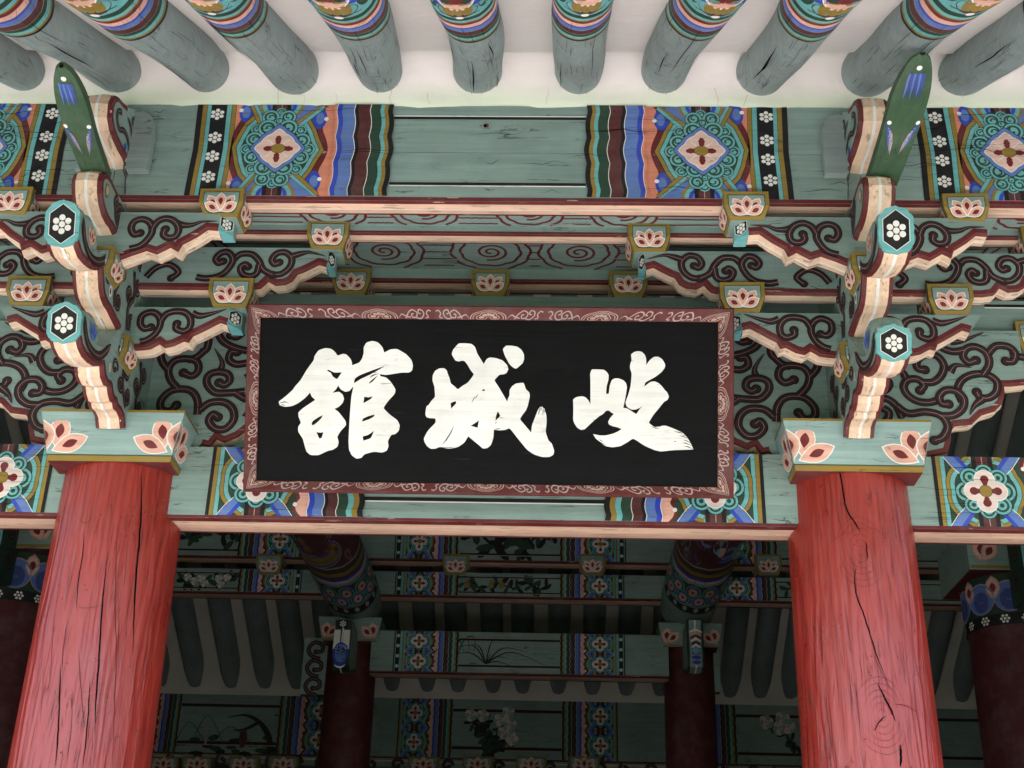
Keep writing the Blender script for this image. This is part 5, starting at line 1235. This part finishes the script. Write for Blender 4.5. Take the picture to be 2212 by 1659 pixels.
inner_beam('cross_beam', 'second painted cross beam inside the hall, with white flowers at left and fruit in the middle', YI, 1238, 1290, .22,
    [(906, 990, 1), (1295, 1210, -1), (598, 514, -1), (1591, 1677, 1)], -5.4, 5.4, mot_b2, lines=[(xi(990), xi(1210)), (-5.4, xi(514)), (xi(1677), 5.4)])
def mot_b3(P, z0, z1):
    H = z1-z0; x0 = xi(1050, 1410)
    for dx, dy, c in ((-.42, .06, .18), (-.30, .16, .20), (.1, .26, .10), (.42, .12, .22), (.62, -.02, .30), (.25, .05, .1), (.30, -.04, .06), (-.15, .2, .1), (.05, .12, -.06)):
        P.ribbon(cat([(x0, z0+.10), (x0+dx*.4, z0+.10+max(dy, 0)*.6+c*.4), (x0+dx, z0+.10+dy)], 5), .012, 'black', 2.5, 0, .6)
    for k in range(5): P.ribbon(cat([(x0-.55+.06*k, z0+.10), (x0-.50+.07*k, z0+.22+.03*k), (x0-.40+.07*k, z0+.28+.02*k), (x0-.32+.05*k, z0+.20)], 5), .010, 'black', 2.2, .2, .4)
inner_beam('cross_beam', 'thick painted cross beam with a brushed orchid between the two inner columns', YI, 1366, 1456, .24,
    [(904, 990, 1), (1296, 1210, -1)], -S2+.22, S2-.22, mot_b3, double=True)
for px, lab in ((583, 'left'), (985, 'middle left'), (1280, 'middle right'), (1659, 'right')):
    p_ = at(px, 1197, YI-.05); w = .155 if px in (985, 1280) else .15
    o = soro(0, 0, 0, .27, .21, .27).build('bearing_block'); o.location = (p_[0], YI+.085, p_[2]+.0)
    tag(o, 'dark lotus block hanging under the uppermost cross beam inside, '+{'left': 'beside the left dragon-painted girder', 'middle left': 'left one between the two girders', 'middle right': 'right one between the two girders', 'right': 'beside the right red column'}[lab], 'block', 'lotus blocks inside the hall')
# rear wall panels
YR = 10.25
zr = lambda py, px=1060: at(px, py, YR)[2]
xr = lambda px, py=1580: at(px, py, YR)[0]
def mot_r(P, z0, z1):
    H = z1-z0
    for px, py in ((1017, 1545), (1043, 1546), (1098, 1539), (1080, 1555), (1102, 1565), (1088, 1583), (1100, 1590), (1106, 1598)):
        p = at(px, py, YR); flower(P, (p[0], p[2]), .075, 4)
    for q in ([(1050, 1630), (1060, 1590), (1045, 1555)], [(1055, 1630), (1075, 1600), (1085, 1565)], [(1060, 1625), (1085, 1605), (1100, 1600)], [(1020, 1560), (1040, 1580), (1050, 1600)]):
        sprig(P, [tuple(at(a, b, YR)[[0, 2]]) for a, b in q], .016, 22, G, 2)
    for px, py in ((1655, 1560), (1690, 1552), (1702, 1570), (1685, 1573)):
        p = at(px, py, YR); flower(P, (p[0], p[2]), .085, 4)
    sprig(P, [tuple(at(a, b, YR)[[0, 2]]) for a, b in ((1660, 1560), (1690, 1580), (1720, 1610))], .016, 30, G, 2)
    for q, w in (([(585, 1625), (580, 1590), (560, 1560), (530, 1545), (490, 1550)], .07), ([(560, 1560), (530, 1575), (500, 1578)], .04), ([(600, 1620), (620, 1580), (612, 1550), (590, 1545)], .05)):
        P.ribbon(cat([tuple(at(a, b, YR)[[0, 2]]) for a, b in q], 5), w, 'black', 2, 0, .7)
    for k in range(26):
        p = at(G.uniform(380, 590), G.uniform(1590, 1635), YR); P.disc((p[0], p[2]), G.uniform(.04, .10), 'dgreen' if k % 3 else 'black', 1.5+.02*k, 8, .03)
    p = at(444, 1590, YR); P.ribbon([(p[0], p[2]+.10), (p[0]+.01, p[2]-.10)], .03, 'line', 3)
    p = at(525, 1595, YR); P.disc((p[0], p[2]), .05, 'brown', 3, 10, .12)
    for q in ([(380, 1600), (410, 1560), (440, 1600)], [(420, 1590), (450, 1545), (480, 1600)], [(460, 1600), (500, 1570), (540, 1605)]):
        P.ribbon(cat([tuple(at(a, b, YR)[[0, 2]]) for a, b in q], 5), .008, 'black', 2.3)
o = inner_beam('wall_panel', 'painted rear wall panel band with white peonies, pines and rocks', YR, 1512, 1641, .12,
    [(895, 976, 1), (1297, 1214, -1), (690, 600, -1), (310, 385, 1), (1500, 1590, 1)], -7, 7, mot_r, double=True, fb=False, lines=[(xr(976), xr(1214)), (xr(385), xr(600)), (xr(1590), 7)], group='rear wall of the hall')
o['category'] = 'wall panel'
mb = MB(); mb.box(-7, 7, YR-.04, YR+.10, zr(1662), zr(1641)-.02, 'teal_x'); mb.box(-7, 7, YR, YR+.12, .5, zr(1662)-.01, 'plank_x')
P = Paint(mb, front(YR-.04)); 
P.strip([(-7, zr(1648)), (7, zr(1648))], [(-7, zr(1651)), (7, zr(1651))], 'peach', 1)
for k in range(40): P.vine(curl((-6+.3*k, zr(1657)), .07, 0 if k % 2 else 2, .9, 1, 12), .03, 2+.3*(k % 2), n=1)
tag(mb.build('rear_wall'), 'dark green board wall closing the back of the hall', 'wall')
for i, px in enumerate((358, 430, 530, 615, 916, 1033, 1148, 1262)):
    o = soro(0, 0, 0, .36, .20, .2, False).build('bearing_block'); p_ = at(px, 1636, YR-.1); o.location = (p_[0], YR-.06, p_[2])
    tag(o, 'small dark lotus block under the %s rear panel, %s' % (('pine-painted', 'first from the left'), ('pine-painted', 'second from the left'), ('pine-painted', 'third from the left'), ('pine-painted', 'fourth from the left'), ('peony-painted', 'leftmost'), ('peony-painted', 'second from the left'), ('peony-painted', 'third from the left'), ('peony-painted', 'rightmost'))[i], 'block', 'lotus blocks under the rear wall panels')
# rear rafters and plaster
yr0 = YR-.02; zr0 = zr(1478, 1060)+.015
rzr = lambda y: zr0+(yr0-y)*math.tan(R(31))
T2 = math.tan(R(31)); ax2 = np.array([0, -math.cos(R(31)), math.sin(R(31))]); up2 = np.array([0, math.sin(R(31)), math.cos(R(31))])
pxs = [at(px, 1490, YR)[0] for px in (130, 203, 276, 348, 422, 500, 573, 642, 715, 782, 848, 924, 990, 1065, 1129, 1206, 1279, 1352, 1425, 1495, 1575, 1640, 1705, 1780, 1850, 1925, 1998, 2072, 2146, 2218)]
ORD = ('first', 'second', 'third', 'fourth', 'fifth', 'sixth', 'seventh')
RRL = ['hidden behind the left red column', '%s right of the left red column']
RRL = ['far left of the left red column, %s' % q for q in ('outermost', 'middle one', 'innermost')]+[q for q in ('mostly behind the left red column', 'first right of the left red column', 'second right of the left red column', 'third right of the left red column', 'fourth right of the left red column', 'just left of the left inner column', 'behind the left girder end')]
RRL += ['seen over the orchid beam, %s from the left' % ORD[k] for k in range(7)]+['behind the right girder end', 'first right of the right inner column', 'second right of the right inner column', 'third right of the right inner column', 'just left of the right red column', 'behind the right red column', 'first right of the right red column', 'second right of the right red column', 'left of the right scroll board tip']+['beyond the right scroll board, %s of four' % q for q in ('first', 'second', 'third', 'last')]
mbr = MB(); n = 24
mbr.grid([[(r_*math.sin(2*math.pi*k/n), 0, 0)+np.array([0, 0, 0]) if 0 else tuple(np.array([1., 0, 0])*r_*math.sin(2*math.pi*k/n)-up2*r_*math.cos(2*math.pi*k/n)+ax2*v) for k in range(n)] for v, r_ in ((-.2, .128), (1.5, .134), (3.2, .128), (5.8, .13))], 'rteal_y', True, True)
mer = None
for i, x in enumerate(pxs):
    if mer is None: o = mbr.build('rear_rafter'); mer = o.data
    else: o = bpy.data.objects.new('rear_rafter', mer); coll.objects.link(o)
    o.location = (x, yr0, zr0)
    tag(o, 'dark rear roof rafter %s' % RRL[i], 'rafter', 'rafters of the rear roof slope')
mb = MB()
mb.grid([[(x, y, z) for y, z in ((YR-.03, zr(1513)), (YR-.05, zr(1495)), (YR-.14, zr0-.02), (YR-.30, rzr(YR-.30)+.02), (YR-2, rzr(YR-2)+.03), (4.6, rzr(4.6)+.03))] for x in np.linspace(-7.2, 7.2, 40)], 'innerplaster_x')
tag(mb.build('rear_ceiling'), kind='structure')
# inner columns with caps and tongues, and the girders they carry
def shaft(x, y, r, z1, label, nm='column', band=None):
    mb = MB(); n = 48
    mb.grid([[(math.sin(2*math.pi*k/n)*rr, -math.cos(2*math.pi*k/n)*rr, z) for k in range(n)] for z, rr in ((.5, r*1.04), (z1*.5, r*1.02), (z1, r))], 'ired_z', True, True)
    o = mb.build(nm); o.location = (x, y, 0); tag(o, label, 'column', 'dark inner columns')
    return o
zc_ = at(745, 1385, 7.15)[2]
def gird_y(px, py, X, zc, r):
    d = ray(px, py); t = ((zc-r)-CAM[2])/d[2]; return CAM[1]+d[1]*t
for X, pxc, side in ((-S2, 745, 'left'), (S2, 1465, 'right')):
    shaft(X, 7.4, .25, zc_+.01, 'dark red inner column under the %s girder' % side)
    cap = MB(); lev = [(0, .27), (.05, .285), (.20, .315), (.23, .315)]
    rows = [[(sx*h, sy*h, z) for sx, sy in ((-1, -1), (1, -1), (1, 1), (-1, 1))] for z, h in lev]
    cap.grid(rows, 'teal_x', False, True); cap.add(rows[0], [(0, 3, 2, 1)], 'maroon_x'); cap.add(rows[-1], [(0, 1, 2, 3)], 'teal_x')
    P = Paint(cap, lambda u, v, h: (u, -.27-.2*v-h, v)); P.base = .004
    P.strip([(-.265, .002), (.265, .002)], [(-.268, .018), (.268, .018)], 'ochre', 1)
    for s_ in (-1, 1):
        P.petal((s_*.25, .02), R(100 if s_ > 0 else 80), .17, .12, ('line', 'pink', 'dred'), 1.5); P.petal((s_*.24, .03), R(140 if s_ > 0 else 40), .17, .10, ('line', 'pink', 'dred'), 3)
    o = cap.build('cap_block'); o.location = (X, 7.4, zc_); tag(o, 'dark lotus-painted cap block on the %s inner column' % side, 'cap block')
    # girder
    zc = atx(753 if X < 0 else 1482, 1296, X)[2]; r = .275; zc = zc_+.23+r-.02
    mb = MB(); n = 64
    def fn(u, v, h, zc=zc, r=r):
        rr = r*(1+.02*math.sin(2*u+v)+.012*math.sin(3*u+1+v*.7))*(1.0+.02*math.cos(v*.8)); return ((rr+h)*math.sin(u), v, zc-(rr+h)*math.cos(u))
    mb.grid([[fn(2*math.pi*k/n, v, 0) for k in range(n)] for v in [.15+.1*i for i in range(73)]], 'teal_y', True, True)
    mb.add([fn(2*math.pi*k/n, .15, 0) for k in range(n)], [tuple(range(n))], 'teal_y'); mb.add([fn(2*math.pi*k/n, 7.35, 0) for k in range(n)], [tuple(range(n))], 'teal_y')
    P = Paint(mb, fn, 'y', .0015)
    yb = lambda py: gird_y(745 if X < 0 else 1480, py, X, zc, r)
    def ring(pa, pb, m_, L, wav=.012, dip=.0):
        A = []; B_ = []
        for k in range(73):
            a = -math.pi+2*math.pi*k/72; w = wav*abs(math.sin(a*6))+dip*(1-math.cos(a))
            A.append((a, yb(pa)-w)); B_.append((a, yb(pb)-w))
        P.strip(A, B_, m_, L)
    for i, (pa, pb, m_) in enumerate(((1326, 1323, 'dgreen'), (1323, 1314, 'black'), (1314, 1311, 'ochre'), (1311, 1306, 'aqua'), (1306, 1270, 'dgreen'), (1270, 1264, 'aqua'), (1264, 1259, 'pink'), (1259, 1254, 'blue'), (1254, 1250, 'brown'), (1250, 1243, 'ochre'),
        (1243, 1239, 'brown'), (1239, 1234, 'dgreen'), (1234, 1231, 'line'), (1231, 1100, 'brown'))): ring(pa, pb, m_, 1+.15*i)
    for k in range(16):
        a = -math.pi+2*math.pi*k/16
        y_ = yb(1318); P.dots((a, y_), .09, 4, sq=.8*1.0, n=6)
    for j, pyy in enumerate((1284, 1300)):
        for k in range(11):
            a = -math.pi+2*math.pi*(k+.5*j)/11; y_ = yb(pyy)
            for rr, m_ in ((.27, 'aqua'), (.22, 'blue' if j else 'dgreen'), (.17, 'line'), (.13, 'pink'), (.05, 'dred')): P.disc((a, y_), rr, m_, 4+.3*j+(.27-rr)*3, 12, rr*.75)
    for k in range(9):
        a = -math.pi+2*math.pi*k/9; P.disc((a, yb(1274)), .2, 'dred', 4, 12, .10); P.disc((a, yb(1274)), .12, 'lblue', 4.3, 10, .06)
    # loose cloud and scale brushwork on the brown field
    rnd = random.Random(5 if X < 0 else 8)
    y0_, y1_ = yb(1228), yb(1150); D_ = y0_-y1_
    for k in range(26 if X < 0 else 16):
        a = rnd.uniform(-1.6, 1.6); v = rnd.uniform(y1_, y0_-.12*D_)
        q = curl((a, v), rnd.uniform(.12, .26), rnd.uniform(0, 6), 1.1, rnd.choice((-1, 1)), 14, .2); c_ = rnd.choice(('lblue', 'line', 'aqua', 'lblue'))
        P.ribbon(q, .05, c_, 4+.1*(k % 9)); P.ribbon(q, .025, 'brown', 4.05+.1*(k % 9))
    if X < 0:
        for off_ in (0, .55):
            body = cat([(-1.1+off_, y0_-(.10+off_)*D_), (-.35+off_*.5, y0_-(.12+off_)*D_), (.35, y0_-(.25+off_)*D_), (.55, y0_-(.45+off_)*D_), (.0, y0_-(.55+off_)*D_), (-.5, y0_-(.42+off_)*D_)], 8)
            P.ribbon(body, .34, 'line', 6.2, .1, .2); P.ribbon(body, .30, 'blue', 6.4, .1, .2); P.ribbon(body, .22, 'ochre', 6.6, .1, .2)
            for k in range(3, len(body)-3, 1):
                b0 = body[k]; P.ribbon([(b0[0]-.08, b0[1]), (b0[0], b0[1]+.04), (b0[0]+.08, b0[1])], .012, 'brown', 6.9+.01*(k % 5))
    else:
        for c_ in ((.45, y0_-.35*D_), (-.3, y0_-.7*D_)):
            for rr, m_ in ((.42, 'lblue'), (.34, 'blue'), (.26, 'line'), (.22, 'lblue'), (.1, 'brown')): P.disc(c_, rr, m_, 6+(.42-rr)*4, 18, rr*.55)
            P.disc((c_[0]+.4, c_[1]+.1), .22, 'aqua', 8, 14, .2); P.disc((c_[0]+.5, c_[1]+.25), .12, 'pink', 8.3, 12, .12)
    o = mb.build('girder'); o.location = (X, 0, 0)
    tag(o, 'dark round girder painted with an ochre coiling body, running into the hall at left' if X < 0 else 'dark round girder painted with blue clouds, running into the hall at right', 'girder', 'great girders inside the hall')
    # carved tongue under the girder end
    z0, z1 = at(pxc, 1448, 6.75)[2], at(pxc, 1342, 6.75)[2]
    out = [(7.2, z0+.12), (6.95, z0+.03), (6.80, z0), (6.70, z0+.03), (6.67, z0+.12), (6.70, z0+.28), (6.72, z1-.08), (6.70, z1), (7.2, z1)]
    mb = MB(); board(mb, out, range(0, 7), .16, lambda a, b, w: (w, a, b), 'teal', 'y', edge=('dgreen', 'dgreen' if X < 0 else 'teal'), stripe=.02)
    P = Paint(mb, lambda u, v, h: (u, 6.668-h+.03*abs(v-z0-.15), v), 'x', .015)
    if X < 0:
        P.strip([(-.05, z1-.09), (.05, z1-.09)], [(-.05, z1-.01), (.05, z1-.01)], 'black', 1); P.dots((0, z1-.05), .035, 2)
        for a in (-.046, .046): P.strip([(a-.032, z1-.30), (a+.032, z1-.30)], [(a-.030, z1-.11), (a+.030, z1-.11)], 'white', 1)
        P.disc((0, z0+.14), .075, 'blue', 1.2, 14, .11); P.disc((0, z0+.14), .055, 'lblue', 1.5, 14, .09)
        for k in range(22): P.disc((rnd.uniform(-.06, .06), z0+rnd.uniform(.06, .22)), .008, 'black', 2, 6)
        P.disc((0, z0+.03), .05, 'white', 1, 12, .03); P.disc((0, z0+.045), .05, 'blue', 1.5, 12, .03)
    else:
        for k, m_ in enumerate(('white', 'pink', 'dred', 'white', 'dred', 'white')): P.strip([(-.06+.004*k, z1-.12-.03*k), (0, z1-.09-.03*k), (.06-.004*k, z1-.12-.03*k)], [(-.06+.004*k, z1-.14-.03*k), (0, z1-.115-.03*k), (.06-.004*k, z1-.14-.03*k)], m_, 1+.3*k)
        P.disc((0, z1-.31), .035, 'aqua', 3, 12)
        for k in range(5): P.disc((0, z0+.05+.045*k), .045, 'line', 1+.3*(5-k), 12, .022); P.disc((0, z0+.057+.045*k), .045, 'blue', 1.15+.3*(5-k), 12, .020)
    o = mb.build('carved_tongue'); o.location = (X, 0, 0)
    tag(o, 'small carved tongue under the left girder end, blue with white stripes' if X < 0 else 'small carved tongue under the right girder end, green and red with blue scales', 'carving', 'carved tongues on the inner columns')
    # board beside the column away from the middle
    s_ = -1 if X < 0 else 1
    xo, xn = (at(655 if X < 0 else 1553, 1420, 7.35)[0]), X+s_*.24
    za, zb2 = at(670, 1500 if X < 0 else 1478, 7.35)[2], at(670, 1378, 7.35)[2]
    mb = MB(); mb.box(min(xo, xn), max(xo, xn), 7.35, 7.45, za, zb2, 'teal_x', bottom='maroon_x')
    P = Paint(mb, front(7.35))
    if X < 0:
        w_ = abs(xn-xo); cx_ = (xo+xn)/2
        hh = (zb2-za)/3.1
        for k_, sx_ in ((0, 1), (1, 1), (2, 1)): c_ = (cx_+.01, zb2-.02-hh*(k_+.5)); P.vine([(cx_+.05, c_[1]-hh*.55), (cx_-.04, c_[1]-hh*.38), (cx_-.075, c_[1]), (cx_-.02, c_[1]+hh*.36), (cx_+.06, c_[1]+hh*.22), (cx_+.06, c_[1]-.02), (cx_, c_[1]-.03)], .032, 1+1.4*k_, n=7)
    tag(mb.build('wing_board'), 'dark board with brown curls beside the left inner column' if X < 0 else 'plain dark green board beside the right inner column', 'board')
# stout dark columns at both photo edges
for X, py, lab in ((-3.82, 1272, 'left'), (3.78, 1322, 'right')):
    yc_ = 4.0; r = .32
    zt = at(25 if X < 0 else 2177, py, yc_-r)[2]
    o = shaft(X, yc_, r, zt, 'stout dark column at the %s photo edge with a black flowered neck band' % lab)
    o['group'] = 'stout dark side columns'
    mb = MB(); n = 48; h_ = .085
    mb.grid([[(math.sin(2*math.pi*k/n)*(r+.012), -math.cos(2*math.pi*k/n)*(r+.012), z) for k in range(n)] for z in (zt-h_, zt)], 'black_x', True, True)
    mb.add([(math.sin(2*math.pi*k/n)*(r+.012), -math.cos(2*math.pi*k/n)*(r+.012), zt) for k in range(n)], [tuple(range(n))], 'dgreen_x')
    P = Paint(mb, lambda u, v, h: (math.sin(u)*(r+.012+h), -math.cos(u)*(r+.012+h), zt-h_+v))
    for k in range(14):
        a = -math.pi+2*math.pi*k/14
        for j in range(7): 
            q = (0, 0) if j == 0 else (math.cos(j*math.pi/3)*.025/r, math.sin(j*math.pi/3)*.025)
            P.disc((a+q[0], h_/2+q[1]), .010/r, 'white', 1, 7, .010)
    mb.build('neck_band', o)
    # flared head with blue petals, cap and dotted front board
    mb = MB(); zc0 = zt
    mb.grid([[(math.sin(2*math.pi*k/n)*rr, -math.cos(2*math.pi*k/n)*rr, z) for k in range(n)] for z, rr in ((zc0, r*.98), (zc0+.30, r*1.02))], 'dgreen_x', True, True)
    P = Paint(mb, lambda u, v, h: (math.sin(u)*(r+h), -math.cos(u)*(r+h), zc0+v)); P.base = .02
    for k in range(7):
        a = (k-3)*.62+.31
        P.disc((a, .125), .33, 'line', 1+.8*(k % 2), 18, .120); P.disc((a, .122), .31, 'lblue', 1.3+.8*(k % 2), 18, .112); P.disc((a, .10), .19, 'dblue', 1.6+.8*(k % 2), 16, .08)
    for k in range(7): P.petal(((k-3)*.62, .10), R(90), .19, .34, ('line', 'pink', 'dred'), .2)
    mb.build('petal_head', o)
    mb = MB(); mb.box(-.38, .38, -.38, .38, zc0+.30, zc0+.62, 'teal_x', bottom='maroon_x')
    P = Paint(mb, front(-.38)); P.strip([(-.37, zc0+.31), (.37, zc0+.31)], [(-.37, zc0+.335), (.37, zc0+.335)], 'ochre', 1)
    for s_ in (-1, 1): P.petal((s_*.30, zc0+.36), R(90-s_*-12), .2, .14, ('line', 'pink', 'dred'), 1.5); P.petal((s_*.28, zc0+.36), R(90+s_*35), .2, .12, ('line', 'pink', 'dred'), 3)
    mb.build('cap_block', o)
    mb = MB(); zb_ = zc0+.02; mb.box(-.085, .085, -.66, -.30, zb_, zb_+.52, 'dgreen_y', front='aqua_x')
    P = Paint(mb, front(-.66)); P.strip([(-.055, zb_+.02), (.055, zb_+.02)], [(-.055, zb_+.50), (.055, zb_+.50)], 'black', 1)
    for k in range(3): P.dots((0, zb_+.11+.15*k), .045, 2)
    for s_ in (-1, 1):
        P = Paint(mb, (lambda s_: (lambda u, v, h: (s_*(.085+h), u, v)))(s_), 'y')
        P.vine(curl((-.50, zb_+.36), .085, 0, .9, 1, 14, .3), .035, 1, n=1); P.vine(curl((-.47, zb_+.15), .075, 2, .9, -1, 14, .3), .035, 1, n=1)
    mb.build('dotted_board', o)
